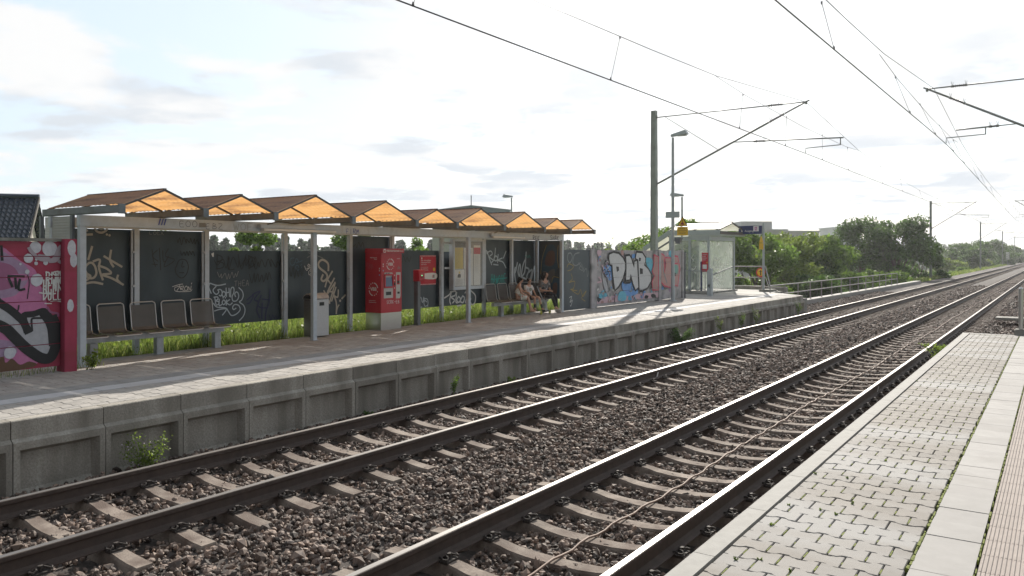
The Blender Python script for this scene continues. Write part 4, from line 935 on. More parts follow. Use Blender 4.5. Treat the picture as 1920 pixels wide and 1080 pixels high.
for pts in ([(60, 310), (110, 312), (178, 314)], [(62, 320), (90, 388)], [(112, 316), (120, 402)], [(148, 335), (138, 410), (182, 408)], [(8, 85), (15, 190)], [(205, 305), (218, 360), (203, 480)], [(-80, 330), (-60, 400)]): SR(pts, .035 if pts[0][0] != 205 else .012, dark_p)
for (x, y, r) in ((265, 95, 44), (370, 105, 57), (210, 178, 35), (275, 340, 47), (475, 180, 25), (340, 210, 18), (268, 215, 14), (270, 185, 10), (202, 278, 17), (72, 885, 46), (497, 82, 18), (150, 220, 9), (505, 530, 27), (-60, 120, 40), (-120, 250, 30), (-90, 900, 50)):
    a, b = p.px([(x, y), (x + r, y)], OR, 4); c = p.px([(x, y + r)], OR, 4)[0]; p.disc(a, abs(b[0] - a[0]), wh2, abs(c[1] - a[1]))
for pts in ([(215, 100), (235, 130), (290, 180), (350, 190), (400, 180), (440, 100), (480, 70)], [(370, 200), (420, 190), (460, 120)], [(440, 200), (470, 215), (510, 210)], [(290, 160), (330, 165), (360, 180)]): SR(pts, .05, pmat('thin_white', (.36, .30, .34)))
q = p.px([(338, 365)], OR, 4)[0]; tag_text(p, 'RIND', q[0], q[1], .165, white_p, .020, .37); q = p.px([(318, 432)], OR, 4)[0]; tag_text(p, 'HENKA', q[0], q[1], .2, white_p, .020, .31)
q = p.px([(318, 492)], OR, 4)[0]; tag_text(p, 'DUEL', q[0], q[1], .16, white_p, .018, .38); SR([(375, 498), (420, 494), (470, 506)], .02, white_p); SR([(290, 435), (330, 440), (380, 445)], .018, white_p); SR([(330, 516), (380, 516)], .014, white_p)
SR([(430, 275), (395, 282), (400, 300), (430, 298), (436, 282), (425, 274)], .018, white_p); p.disc(p.px([(378, 298)], OR, 4)[0], .014, white_p); SR([(470, 640), (462, 700)], .05, pmat('pink_wear', (.42, .12, .18)), taper=True)
p.build(ps_[0], 'graffiti', cuts=jz, cutmin=[(2, .645, -1), (2, 2.495, 1), (1, 6.02, 1), (1, -.19, -1)])
p = Paint('X', -12.219)
for (x, y, r) in ((538, 100, 1), (552, 190, .9), (528, 532, .8)):
    c = p.px([(x, y)], OR, 4)[0]; p.disc(c, .06 * r, wh2, .12 * r)
p.stroke(p.px([(590, 560), (582, 700), (590, 880)], OR, 4), .02, blk_p, taper=True); p.build(lw, 'graffiti', cutmin=[(1, 6.032, -1), (1, 6.213, 1)])
# dark panel and the big lettered wall beyond the shelter
dw = thing('dark_fence_panel', 'dark panel with yellow and grey tags between the shelter end and the lettered wall', 'fence', (-12.6, 22.1, PZ))
m = MB(); m.box(-12.64, -12.60, 21.2, 22.86, PZ + .02, 2.46); dp = m.build('panel', panel, dw)
p = Paint('X', -12.60)
for pts in ([(1395, 480), (1390, 530), (1410, 560), (1430, 520), (1420, 480), (1398, 480)], [(1490, 475), (1450, 490), (1435, 560), (1460, 585), (1500, 560)]): p.stroke(p.px(pts, O5, 4.571), .04, grey_p)
for pts in ([(1485, 560), (1510, 600)], [(1500, 590), (1490, 610), (1520, 625), (1510, 570)], [(1530, 600), (1525, 640), (1550, 610), (1560, 680), (1572, 630)]): p.stroke(p.px(pts, O5, 4.571), .03, grey_p)
for pts in ([(1385, 600), (1400, 570), (1440, 590), (1420, 620), (1390, 630)], [(1420, 655), (1430, 700), (1400, 730), (1450, 720), (1440, 780), (1415, 790), (1470, 800)], [(1430, 800), (1480, 830), (1500, 790), (1520, 850), (1550, 800), (1510, 860), (1540, 890)]): p.stroke(p.px(pts, O5, 4.571), .022, yel_p)
for pts in ([(1405, 860), (1425, 850), (1410, 900), (1430, 880), (1418, 930), (1412, 925)],): p.stroke(p.px(pts, O5, 4.571), .024, white_p)
p.build(dp, 'graffiti', cutmin=[(1, 21.21, -1), (1, 22.85, 1)])
XG = -12.60; jz = [1.05, 1.53, 2.0]
gbase = M('weathered_wall', (.48, .45, .46), .85, 0, .3, 5, .25, 60, grime_or_light=((.16, .17, .16), 2.4, .48, .72))
gw, ps_ = slab_wall('graffiti_wall', 'grey graffiti wall with big silver DNB letters beside the stairs', XG, [(23.28, 28.2), (28.42, 30.5)], .58, 2.47, gbase, None, jz, (XG, 26, PZ))
for (a, b) in ((22.88, 23.27), (28.21, 28.41), (30.51, 30.66)):
    m = MB(); m.box(XG - .16, XG + .05, a, b, PZ - .03, 2.50); m.build('post', gbase, gw, bevel=.008)
m = MB(); m.box(XG - .17, XG + .05, 30.665, 30.84, PZ - .02, 2.42); m.build('steel_post', M('dark_post', (.03, .035, .045), .6), gw)
p = Paint('X', XG); OG = (1100, 455); s8 = 8.305
cyan = pmat('cyan_paint', (.12, .45, .60)); bl = pmat('blue_paint', (.14, .32, .65)); pk = pmat('pale_pink', (.62, .42, .47)); silver = pmat('silver_paint', (.56, .56, .57), .45, var=.15); rd = pmat('red_outline', (.58, .05, .11)); sal = pmat('salmon_paint', (.44, .25, .23)); grn = pmat('sea_green', (.16, .34, .30))
def PG(pts, mat, sm=False, k=4): p.poly(p.px(pts, OG, s8), mat, sm, k)
def SG(pts, w_, mat, sm=True): p.stroke(p.px(pts, OG, s8), w_, mat, sm)
for k in range(46):
    x = rnd.uniform(150, 1440); y = rnd.uniform(140, 960 - (x - 150) * .07); r = rnd.uniform(15, 60); mt_ = rnd.choice([cyan, bl, pk, pk, lil, gwh, sal, grn, grey_p])
    PG([(x + r * .7 * math.cos(t) * rnd.uniform(.6, 1.3), y + r * 1.2 * math.sin(t) * rnd.uniform(.6, 1.3)) for t in [i * math.tau / 9 for i in range(9)]], mt_, True, 3)
PG([(150, 850), (1110, 770), (1110, 900), (900, 930), (600, 945), (150, 1000)], pk); 
for k in range(26):
    x = rnd.uniform(160, 1100); y = rnd.uniform(810, 960 - (x - 150) * .07); r = rnd.uniform(12, 42)
    PG([(x + r * math.cos(t) * rnd.uniform(.5, 1.3), y + r * math.sin(t) * rnd.uniform(.6, 1.5)) for t in [i * math.tau / 8 for i in range(8)]], rnd.choice([cyan, lil, sal, gwh, blk_p, grey_p, pk]), True, 3)
PG([(250, 380), (370, 360), (385, 560), (330, 580), (260, 460)], bl, True); PG([(560, 600), (700, 600), (790, 780), (620, 830), (540, 700)], bl, True); PG([(700, 180), (760, 170), (740, 240), (690, 240)], bl); PG([(900, 250), (1010, 260), (1010, 480), (960, 420)], cyan, True)
PG([(230, 480), (300, 620), (340, 850), (260, 700)], gwh, True); PG([(500, 770), (590, 770), (600, 890), (480, 900)], cyan, True)
for k in range(46):
    x = rnd.uniform(160, 1000); y = rnd.uniform(160, 900); SG([(x, y), (x + rnd.uniform(-50, 50), y + rnd.uniform(20, 90)), (x + rnd.uniform(-60, 60), y + rnd.uniform(60, 150))], rnd.uniform(.02, .07), rnd.choice([gwh, pk, cyan, bl, lil, blk_p, grey_p, white_p]))
D = [(330, 170), (400, 145), (480, 160), (550, 230), (585, 310), (585, 420), (550, 560), (480, 690), (425, 745), (405, 650), (385, 500), (375, 350), (345, 350), (325, 250)]
N_ = [(590, 200), (650, 190), (680, 240), (722, 380), (725, 285), (770, 275), (780, 440), (792, 700), (740, 745), (700, 640), (665, 500), (655, 590), (590, 590), (595, 380)]
B_ = [(755, 140), (850, 150), (900, 230), (900, 300), (880, 340), (940, 400), (985, 480), (990, 600), (930, 710), (850, 750), (800, 745), (790, 500), (780, 270), (740, 250)]
for q in (D, N_, B_): PG(q, silver)
for q in (D, N_, B_): SG(q + [q[0]], .075, blk_p, False)
for q in ([(440, 370), (480, 375), (485, 430), (452, 458)], [(795, 232), (828, 240), (820, 285), (795, 290)], [(808, 395), (855, 405), (858, 485), (812, 490)]): PG(q, blk_p)
PG([(560, 590), (660, 575), (665, 630), (570, 635)], blk_p, True)
for q in ([(1030, 190), (1100, 220), (1100, 740), (1010, 735), (1000, 600), (1040, 520), (1000, 450), (1030, 340)], [(1130, 160), (1190, 200), (1195, 480), (1215, 340), (1205, 230), (1300, 240), (1305, 700), (1200, 680), (1130, 600)], [(1315, 200), (1400, 215), (1435, 400), (1400, 680), (1315, 640)]):
    PG(q, sal); SG(q + [q[0]], .07, rd, False)
SG([(1160, 280), (1180, 450), (1230, 620)], .09, grey_p); PG([(1330, 350), (1400, 360), (1395, 480), (1330, 480)], grn, True); PG([(1340, 470), (1370, 470), (1370, 520), (1340, 515)], blk_p); SG([(1320, 330), (1400, 320)], .05, rd)
for pts in ([(235, 440), (260, 415), (275, 450), (245, 500), (290, 500)], [(300, 440), (285, 480), (305, 495), (315, 455), (300, 440)], [(310, 450), (352, 450), (330, 520)], [(255, 520), (290, 545)]): SG(pts, .025, blk_p)
SG([(180, 400), (290, 210)], .02, grey_p); SG([(165, 240), (260, 310)], .02, grey_p)
for pts in ([(125, 380), (140, 450), (120, 560)], [(118, 390), (150, 400)]): SG(pts, .03, yel_p)
p.build(ps_[0], 'graffiti', cuts=jz, cutmin=[(2, .685, -1), (2, 2.465, 1), (1, 23.285, -1), (1, 28.195, 1)])
p2 = p.mb; 
m = MB(); m.v = list(p.mb.v); m.f = list(p.mb.f); m.m = list(p.mb.m); q2 = Paint('X', XG); q2.mb = m; q2.mats = p.mats
q2.build(ps_[1], 'graffiti', cuts=jz, cutmin=[(2, .685, -1), (2, 2.465, 1), (1, 28.425, -1), (1, 30.495, 1)])
# ---------------------------------------------------------------- overhead line masts
mast_m = M('mast_steel', (.32, .35, .33), .65, .1, .2, 6, .05, grime_or_light=((.22, .24, .22), 2, .5, .75)); tube_m = M('cantilever_steel', (.30, .31, .30), .5, .3, .2, 12); ins_m = M('insulator_brown', (.07, .06, .055), .4)
def insulator(parent, a, b, name='insulator'):
    a, b = Vector(a), Vector(b); d = (b - a).normalized(); L_ = (b - a).length; pr = []
    n = 7
    for k in range(n):
        h = L_ * (k + .1) / n; pr += [(.024, h), (.062 if k % 2 else .05, h + L_ / n * .3), (.024, h + L_ / n * .55)]
    m = MB(); m.lathe(a, pr, 10, d); o = m.build(name, ins_m, parent, smooth=False)
    m = MB()
    for q in (a, b):
        m.lathe(q - d * .04, [(.04, 0), (.04, .08)], 8, d)
        for e in (-.06, .06): m.tube([q, q + Vector((e * .4, e, .15))], .006, 4)
    m.build('insulator_horn', tube_m, parent); return o
def mast(x, y, xt, side, z0, zt, label, zc=7.73, cont_x=None, fine=True, conc_base=False):
    t = thing('overhead_line_mast', label, 'mast', (x, y, z0), 'overhead line masts')
    w0, w1 = (.125, .095)
    m = MB(); fl = .016
    for (xa, xb, ya, yb) in ((-1, -1 + .16, -1, 1), (1 - .16, 1, -1, 1)):
        m.hexa([(x + q * w0, y + r * w0, z0) for q, r in ((xa, ya), (xb, ya), (xb, yb), (xa, yb))], [(x + q * w1, y + r * w1, zt) for q, r in ((xa, ya), (xb, ya), (xb, yb), (xa, yb))])
    m.hexa([(x + q * w0, y + r * w0, z0) for q, r in ((-.83, -.75), (.83, -.75), (.83, .75), (-.83, .75))], [(x + q * w1, y + r * w1, zt) for q, r in ((-.83, -.75), (.83, -.75), (.83, .75), (-.83, .75))])
    m.build('pole', mast_m, t)
    m = MB(); m.box(x - .3, x + .3, y - .3, y + .3, z0 - .4, z0 + .15); m.build('foundation', conc, t)
    xm = x + side * .12; tip = Vector((xt, y, zc)); top = Vector((xm, y, zc)); low = Vector((xm, y, 5.1)); r = .032
    L1 = (tip - low)
    m = MB(); m.tube([top, top + (tip - top) * .76], .022, 8); m.tube([top + (tip - top) * .86, tip], .022, 8); m.build('top_tube', tube_m, t, smooth=True)
    m = MB(); m.tube([low, low + L1 * .77], .038, 8); m.tube([low + L1 * .87, tip + L1.normalized() * .12], .03, 8); m.build('bracket_tube', tube_m, t, smooth=True)
    insulator(t, top + (tip - top) * .77, top + (tip - top) * .85); insulator(t, low + L1 * .78, low + L1 * .86)
    m = MB(); m.tube([top + Vector((side * .35, 0, -.02)), low + L1 * .44], .012, 6); m.lathe(low + Vector((-side * .02, 0, -.1)), [(.05, 0), (.05, .25)], 8); m.lathe(top + Vector((-side * .02, 0, -.08)), [(.04, 0), (.04, .16)], 8); m.lathe(tip + Vector((0, 0, -.09)), [(.03, 0), (.045, .04), (.03, .12)], 8); m.build('stay', tube_m, t)
    cx_ = cont_x if cont_x is not None else xt
    if side > 0: q = low + L1 * .535; e = Vector((xt + 1.25, y, q.z - .15))
    else: q = low + L1 * .48; e = Vector((cx_ + .28, y, q.z - .05))
    d = e - q; f0, f1 = (.21, .30) if side > 0 else (.32, .44)
    m = MB(); m.tube([q, q + d * f0], .018, 6); m.tube([q + d * (f1 + .01), e], .024, 8)
    h = e + Vector((-.1, 0, -.24)) if side > 0 else Vector((cx_ + 1.1, y, e.z - .2))
    m.tube([Vector((h.x, y, e.z)), h], .018, 6); m.build('registration_tube', tube_m, t, smooth=True)
    insulator(t, q + d * f0, q + d * f1)
    c = Vector((cx_, y, 5.92)); m = MB(); m.tube([h, c + Vector((0, 0, .16)), c], .016, 6); m.build('steady_arm', tube_m, t, smooth=True)
    return t
MY = [29.2, 94.5, 159.5, 225, 290]
labs = ['tall grey green mast behind the graffiti wall carrying the near overhead arm', 'grey mast beside the dark round tree at the end of the bridge railing', 'mast standing just right of the bright bushes by the track', 'slim mast in front of the far dark trees, beside a striped board', 'farthest slim mast at the right edge where the tracks vanish']
for k, y in enumerate(MY): mast(-13.2 if k == 0 else -11.15, y, -7.38 if k % 2 == 0 else -7.05, 1, PZ if k == 0 else -.46, 8.0, labs[k], cont_x=(-7.40 if k % 2 == 0 else -7.0))
rlabs = ['mast of the near track whose black arms reach in from the right edge', 'second mast of the near track with its arm above the vanishing rails', 'third mast of the near track far along on the right']
for k, y in enumerate(MY[:3]): mast(1.4 if k == 0 else .35, y, -3.55, -1, -.5, 8.0, rlabs[k], cont_x=-3.0 if k == 0 else -3.6)
def catenary(cx, lab1, lab2, dxs):
    def xa(y):
        return np.interp(y, [-36.1, 29.2, 94.5, 159.5, 225, 290], dxs)
    def zc(y):
        s = abs((y - 29.2 + 32.65) % 65.3 - 32.65)
        return 7.72 - (7.72 - 6.98) * s / 9 if s < 9 else 6.98 - .55 * (1 - ((32.65 - s) / 23.65) ** 2)
    a = thing('contact_wire', lab1, 'overhead wire', (cx, 29.2, 5.92)); m = MB(); ys = [-36 + 3 * k for k in range(110)]
    m.tube([(xa(y), y, 5.9) for y in ys], .0115, 6); m.build('wire', wire, a)
    b = thing('catenary_wire', lab2, 'overhead wire', (cx, 29.2, 7.7)); m = MB(); yy = []
    for k in range(-1, 5):
        c = 29.2 + 65.3 * k
        for s in (-32.6, -28, -23, -18, -13, -9, -4.5, 0, 4.5, 9, 13, 18, 23, 28): yy.append(c + s)
    m.tube([(cx + (.02 if cx < -5 else .1), y, zc(y)) for y in yy], .008, 5); m.build('wire', wire, b)
    for k in range(-1, 3):
        c = 29.2 + 65.3 * k; m = MB(); m.tube([(cx, c - 9, 6.98), (cx, c - 6.5, 6.87), (cx, c, 6.80), (cx, c + 6.5, 6.87), (cx, c + 9, 6.98)], .008, 4); m.build('stitch_wire', wire, b)
        for s in (-28, -20.5, -14.5, -6.8, -2.4, 2.4, 6.8, 14.5, 20.5, 28):
            y = c + s
            if y < 1: continue
            zt = zc(y) if abs(s) > 9 else 6.85
            m = MB(); m.tube([(cx, y, zt), (xa(y), y, 5.91)], .005, 4); m.lathe((xa(y), y, 5.9), [(.014, -.01), (.02, .02), (.01, .06)], 6); m.lathe((cx, y, zt - .03), [(.016, 0), (.016, .05)], 6); m.build('dropper', wire, b)
catenary(-7.4, 'contact wire strung above the far track past the shelter', 'thin catenary wire with droppers above the far track', [-8.35, -7.40, -7.0, -7.75, -7.0, -7.75])
catenary(-3.45, 'contact wire strung above the near track, crossing the sky top right', 'thin catenary wire with droppers above the near track', [-4.1, -3.0, -3.65, -3.1, -3.65, -3.1])
# ---------------------------------------------------------------- lamp posts and signs
lampm = M('lamp_grey', (.42, .46, .48), .5, .15, .15, 8); lens_m = M('lamp_lens', (.6, .62, .62), .3)
def lamp_post(x, y, z0, zt, label, side=1, r0=.07, r1=.045, arm=.6):
    t = thing('lamp_post', label, 'street lamp', (x, y, z0))
    m = MB(); m.tube([(x, y, z0), (x, y, z0 + .9), (x, y, z0 + .92), (x, y, zt - .1)], [r0 * 1.15, r0 * 1.1, r0, r1], 10); m.lathe((x, y, z0), [(.16, 0), (.16, .03), (.09, .05)], 10); m.build('pole', lampm, t, smooth=False)
    m = MB(); s = side
    m.hexa([(x - s * .08, y - .05, zt - .08), (x + s * arm, y - .13, zt - .02), (x + s * arm, y + .13, zt - .02), (x - s * .08, y + .05, zt - .08)] if s > 0 else [(x + .08, y + .05, zt - .08), (x - arm, y + .13, zt - .02), (x - arm, y - .13, zt - .02), (x + .08, y - .05, zt - .08)],
           [(x - s * .08, y - .04, zt + .02), (x + s * arm * .85, y - .10, zt + .14), (x + s * arm * .85, y + .10, zt + .14), (x - s * .08, y + .04, zt + .02)] if s > 0 else [(x + .08, y + .04, zt + .02), (x - arm * .85, y + .10, zt + .14), (x - arm * .85, y - .10, zt + .14), (x + .08, y - .04, zt + .02)])
    h = m.build('lamp_head', lampm, t, bevel=.015); m = MB(); q = sorted((x + s * arm * .3, x + s * arm * .9)); m.box(q[0], q[1], y - .08, y + .08, zt - .075, zt - .045); m.build('lens', lens_m, h); return t
lp = lamp_post(-12.03, 28.3, PZ, 6.84, 'tall slim grey lamp post in front of the graffiti wall, with signs')
lamp_post(-15.0, 36.4, -3.2, 5.2, 'shorter lamp post behind the stair roof', side=-1)
lamp_post(-26.5, 38.6, -3.2, 5.75, 'lamp post rising behind the flat roofed building beyond the shelter', side=-1)
bs = thing('name_board', 'plain grey back of a small board on the tall lamp post', 'sign', (-12.0, 28.25, 3.8)); m = MB(); m.box(-12.28, -11.72, 28.19, 28.215, 3.7, 3.93); m.build('plate', lampm, bs, bevel=.01)
m = MB(); m.box(-12.06, -12.0, 28.215, 28.25, 3.76, 3.86); m.build('clamp', steel_d, bs)
text('STATION', (-12.0, 28.188, 3.815), .09, '-Y', steel_d, bs, align='CENTER') if False else None
ys_ = pmat('warning_yellow', (.72, .44, .02))
wsn = thing('warning_sign', 'yellow triangular warning sign over a yellow text plate on the tall lamp post', 'sign', (-11.6, 28.2, 3.1)); yb = 28.2
def tri_prism(m, cx, z0, z1, hw, y, th=.01): m.prism([(cx - hw, z0), (cx + hw, z0), (cx, z1)], y - th, y)
m = MB(); tri_prism(m, -11.6, 3.37, 3.75, .215, yb); tp = m.build('triangle', blk_p, wsn); m = MB(); tri_prism(m, -11.6, 3.395, 3.70, .168, yb - .011, .004); m.build('triangle_face', ys_, tp)
p = Paint('Y', yb - .015); rp = pmat('warn_red', (.55, .06, .04)); cx = -11.6
p.disc((cx, 3.47), .055, rp); p.stroke([(cx + .02, 3.62), (cx - .015, 3.56), (cx + .015, 3.56), (cx - .01, 3.50)], .02, blk_p, False); p.stroke([(cx - .07, 3.44), (cx - .03, 3.47), (cx + .03, 3.46), (cx + .07, 3.44)], .025, blk_p); p.build(tp, 'symbol')
m = MB(); m.box(cx - .215, cx + .215, yb - .01, yb, 3.03, 3.355); pl_ = m.build('text_plate', ys_, wsn)
for k, s_ in enumerate(('Achtung', 'Hochspannung', 'Lebensgefahr')): text(s_, (cx, yb - .012, 3.29 - .085 * k), .055, '-Y', blk_p, pl_, align='CENTER')
m = MB(); m.bar((-12.0, 28.28, 3.42), (-11.62, 28.23, 3.42), .025, .025); m.bar((-12.0, 28.28, 3.12), (-11.62, 28.23, 3.12), .025, .025); m.build('bracket', steel, wsn)
lsb = thing('loudspeaker', 'small grey loudspeaker box below the yellow warning sign', 'loudspeaker', (-11.85, 28.35, 2.95)); m = MB(); m.hexa([(-11.92, 28.28, 2.72), (-11.76, 28.28, 2.72), (-11.76, 28.42, 2.72), (-11.92, 28.42, 2.72)], [(-11.95, 28.25, 2.95), (-11.68, 28.25, 2.95), (-11.68, 28.45, 2.95), (-11.95, 28.45, 2.95)]); m.build('box', steel_d, lsb, bevel=.01)
m = MB(); m.bar((-12.03, 28.3, 2.85), (-11.9, 28.33, 2.85), .03, .03); m.build('bracket', steel_d, lsb)
# exit sign on its pole
es = thing('exit_sign', 'dark blue exit sign with white pictogram field on a pale pole at the platform end', 'sign', (-11.6, 38.1, PZ))
m = MB(); m.tube([(-11.6, 38.1, PZ), (-11.6, 38.1, 3.83)], .055, 10); m.lathe((-11.6, 38.1, PZ), [(.14, 0), (.14, .03)], 10); m.build('pole', lampm, es)
nav = pmat('sign_navy', (.018, .03, .13), .4); m = MB(); m.box(-12.78, -11.66, 38.03, 38.09, 3.30, 3.70); pl_ = m.build('board', nav, es, bevel=.004)
p = Paint('Y', 38.03); p.poly([(-12.06, 3.43), (-11.80, 3.43), (-11.80, 3.68), (-12.06, 3.68)], wht); mg = pmat('emblem_magenta', (.45, .10, .32)); p.poly([(-12.0, 3.47), (-11.88, 3.47), (-11.88, 3.64), (-12.0, 3.64)], mg); p.stroke([(-11.98, 3.5), (-11.94, 3.6), (-11.9, 3.5)], .018, wht)
p.stroke([(-12.66, 3.52), (-12.6, 3.42)], .02, wht, False); p.stroke([(-12.6, 3.42), (-12.6, 3.48)], .02, wht, False); p.stroke([(-12.6, 3.42), (-12.65, 3.44)], .02, wht, False); p.build(pl_, 'markings'); text('Ausgang', (-12.48, 38.027, 3.45), .13, '-Y', wht, pl_)
w2 = thing('warning_sign', 'narrow yellow warning sign seen almost edge on, on the exit sign pole', 'sign', (-11.66, 38.05, 2.6)); m = MB(); m.hexa([(-11.72, 37.82, 2.56), (-11.70, 37.82, 2.56), (-11.58, 38.03, 2.56), (-11.60, 38.03, 2.56)], [(-11.72, 37.82, 2.86), (-11.70, 37.82, 2.86), (-11.58, 38.03, 2.86), (-11.60, 38.03, 2.86)])
m.build('text_plate', ys_, w2); m = MB(); m.hexa([(-11.72, 37.82, 2.88), (-11.70, 37.82, 2.88), (-11.58, 38.03, 2.88), (-11.60, 38.03, 2.88)], [(-11.67, 37.915, 3.18), (-11.65, 37.915, 3.18), (-11.63, 37.935, 3.18), (-11.65, 37.935, 3.18)]); m.build('triangle', ys_, w2)
# ---------------------------------------------------------------- stair pavilion
pv = thing('stair_pavilion', 'glazed stair entrance with low gabled roof and scrawled panes at the platform end', 'shelter', (-14.0, 36.7, PZ))
wtr = M('thin_white_paint', (.85, .86, .84), .6, 0, .05, 8, trans=.6); pg = M('scratched_glass', (.56, .62, .58), .35, 0, .2, 2, trans=.2, alpha=.22, grime_or_light=((.75, .78, .76), 1.5, .5, .7)); clear = M('pale_roof_glass', (.80, .80, .74), .4, 0, .1, 3, trans=.6, grime_or_light=((.55, .5, .4), 2, .6, .8))
pvx, YA, YC, XK = -13.15, 35.0, 38.4, -15.0
for (x, y) in ((pvx, YA), (pvx, YC), (XK, YA), (XK, YC), (-14.05, YA)):
    m = MB(); m.box(x - .05, x + .05, y - .05, y + .05, PZ, 3.19); m.build('post', lampm, pv)
m = MB(); m.box(pvx - .05, pvx + .05, YA + .06, YC - .06, 2.98, 3.15); m.build('beam', lampm, pv)
for y in (YA, YC): m = MB(); m.box(XK, pvx + .06, y - .04, y + .04, 2.98, 3.15); m.build('beam', lampm, pv)
for y in (YA, YC): m = MB(); m.box(XK - .1, -12.6, y - .07, y + .07, 3.2, 3.43); m.build('eave_beam', lampm, pv, bevel=.01)
m = MB(); m.box(pvx - .006, pvx, YA + .08, YC - .08, .62, 2.95); PV1 = m.build('pane', pg, pv)
PVS = []
for (a, b) in ((XK + .07, -14.1), (-13.98, pvx - .08)): m = MB(); m.box(a, b, YA, YA + .006, .68, 2.95); PVS.append(m.build('pane', pg, pv))
m = MB(); m.box(XK + .07, pvx - .08, YC, YC + .006, .68, 2.95); m.build('pane', pg, pv)
m = MB(); m.box(-13.52, -13.46, YA - .04, YA + .03, PZ, 2.0); m.build('mullion', nav, pv)
m = MB(); m.bar((pvx + .05, YA + .1, 1.35), (pvx + .05, YC - .1, 1.75), .04, .05); m.build('handrail', steel_d, pv)
m = MB(); m.box(XK, pvx + .05, YA - .1, YA - .051, PZ, .66); m.box(pvx + .06, pvx + .2, YA, YC, PZ, .62); m.build('base', conc, pv)
p = Paint('X', pvx); O6 = (1040, 400)
for pts in ([(1170, 320), (1165, 400), (1190, 420), (1195, 340)], [(1200, 330), (1190, 380), (1215, 410), (1225, 350), (1205, 340)], [(1250, 330), (1225, 350), (1225, 400), (1255, 415)], [(1290, 320), (1280, 380), (1272, 430)], [(1262, 385), (1302, 385)], [(1195, 440), (1240, 470), (1190, 500), (1230, 500)], [(1225, 450), (1245, 500)], [(1250, 455), (1255, 490), (1275, 440)], [(1265, 470), (1275, 515)], [(1202, 515), (1225, 510), (1215, 525), (1228, 545)]): p.stroke(p.px(pts, O6, 4), .055, wtr)
p.build(PV1, 'graffiti', cutmin=[(1, YA + .09, -1), (1, YC - .09, 1)])
p = Paint('Y', YA); p.poly([(-14.6, .72), (-13.6, .72), (-13.6, 2.75), (-14.6, 2.3)], M('frosted_film', (.42, .48, .45), .5, 0, .3, 3, alpha=.45))
for pts in ([(965, 320), (990, 310), (985, 335), (965, 345)], [(1000, 315), (995, 340), (1015, 345)], [(1040, 310), (1028, 335), (1045, 350)], [(970, 420), (1000, 395), (1040, 420), (1060, 400)], [(980, 440), (1020, 420), (1060, 450)]): p.stroke(p.px(pts, O6, 4), .04, wtr)
p.build(PVS[1], 'graffiti', cutmin=[(0, -13.97, -1), (0, pvx - .09, 1)])
rn = thing('notice', 'red and white notice on the glazed stair entrance', 'sign', (-13.3, YA - .06, 1.9)); m = MB(); m.box(-13.44, -13.14, YA - .075, YA - .055, 1.53, 2.40); m.build('plate', signred, rn)
p = Paint('Y', YA - .075); p.poly([(-13.40, 1.66), (-13.2, 1.66), (-13.2, 1.86), (-13.40, 1.86)], wht)
for k in range(4): p.poly([(-13.41, 2.3 - .08 * k), (-13.2 - .05 * (k % 2), 2.3 - .08 * k), (-13.2 - .05 * (k % 2), 2.33 - .08 * k), (-13.41, 2.33 - .08 * k)], pk)
p.disc((-13.19, 1.95), .03, ys_); p.build(rn, 'markings')
mid = (YA + YC) / 2; ZR, ZE = 3.80, 3.46
fr = MB()
for x in (-12.62, -13.8, XK):
    for y in (YA, YC): fr.bar((x, y, ZE), (x, mid, ZR), .05, .06)
fr.bar((-12.6, mid, ZR + .04), (XK, mid, ZR + .04), .07, .03); fr.bar((-12.6, YA, 3.31), (-12.6, YC, 3.31), .05, .14); g_ = fr.build('gable_frame', framed, pv)
for y in (YA, YC):
    for (x0, x1) in ((-12.62, -13.78), (-13.82, XK)): m = MB(); m.hexa([(x0, y, ZE + .02), (x1, y, ZE + .02), (x1, mid, ZR + .02), (x0, mid, ZR + .02)], [(x0, y, ZE + .03), (x1, y, ZE + .03), (x1, mid, ZR + .03), (x0, mid, ZR + .03)]); m.build('gable_sheet', clear, g_)
XL, DZ = -21.5, -3.75       # the roof follows the stairs down the bank, away from the track
for y in (YA, YC):
    m = MB(); m.bar((XK - .05, y, 3.33), (XL, y, 3.33 + DZ), .10, .20); m.build('slope_beam', lampm, pv)
    m = MB(); m.bar((XK, y, 2.95), (XL, y, 2.95 + DZ), .07, .07); m.build('slope_beam', steel_d, pv)
    m = MB(); m.hexa([(XK, y, ZE + .02), (XL, y, ZE + .02 + DZ), (XL, mid, ZR + .02 + DZ), (XK, mid, ZR + .02)], [(XK, y, ZE + .03), (XL, y, ZE + .03 + DZ), (XL, mid, ZR + .03 + DZ), (XK, mid, ZR + .03)]); m.build('slope_sheet', clear, pv)
for k in range(1, 7):
    f_ = k / 7; x = XK + (XL - XK) * f_; z = DZ * f_; m = MB(); m.bar((x, YA, ZE + z), (x, mid, ZR + z), .05, .05); m.bar((x, YC, ZE + z), (x, mid, ZR + z), .05, .05); m.build('slope_rafter', framed, pv)
# gate railing and grey post in front
gr = thing('gate_railing', 'dark barred railing in front of the glazed stair entrance', 'railing', (-13.9, 34.5, PZ))
m = MB(); m.tube([(-14.9, 34.5, PZ), (-14.9, 34.5, 1.58), (-13.12, 34.5, 1.58), (-13.12, 34.5, PZ)], .022, 6); m.tube([(-14.9, 34.5, .74), (-13.12, 34.5, .74)], .018, 6); m.build('frame', steel_d, gr)
for k in range(1, 13): m = MB(); m.tube([(-14.9 + .137 * k, 34.5, .74), (-14.9 + .137 * k, 34.5, 1.58)], .011, 5); m.build('bar', steel_d, gr)
gp = thing('bollard', 'grey square post with slanted top and small scrawl before the stair railing', 'bollard', (-12.28, 32.85, PZ)); m = MB(); m.prism([(-12.38, PZ), (-12.18, PZ), (-12.18, 1.72), (-12.25, 1.72), (-12.38, 1.62)], 32.76, 32.94); b_ = m.build('body', lampm, gp, bevel=.004)
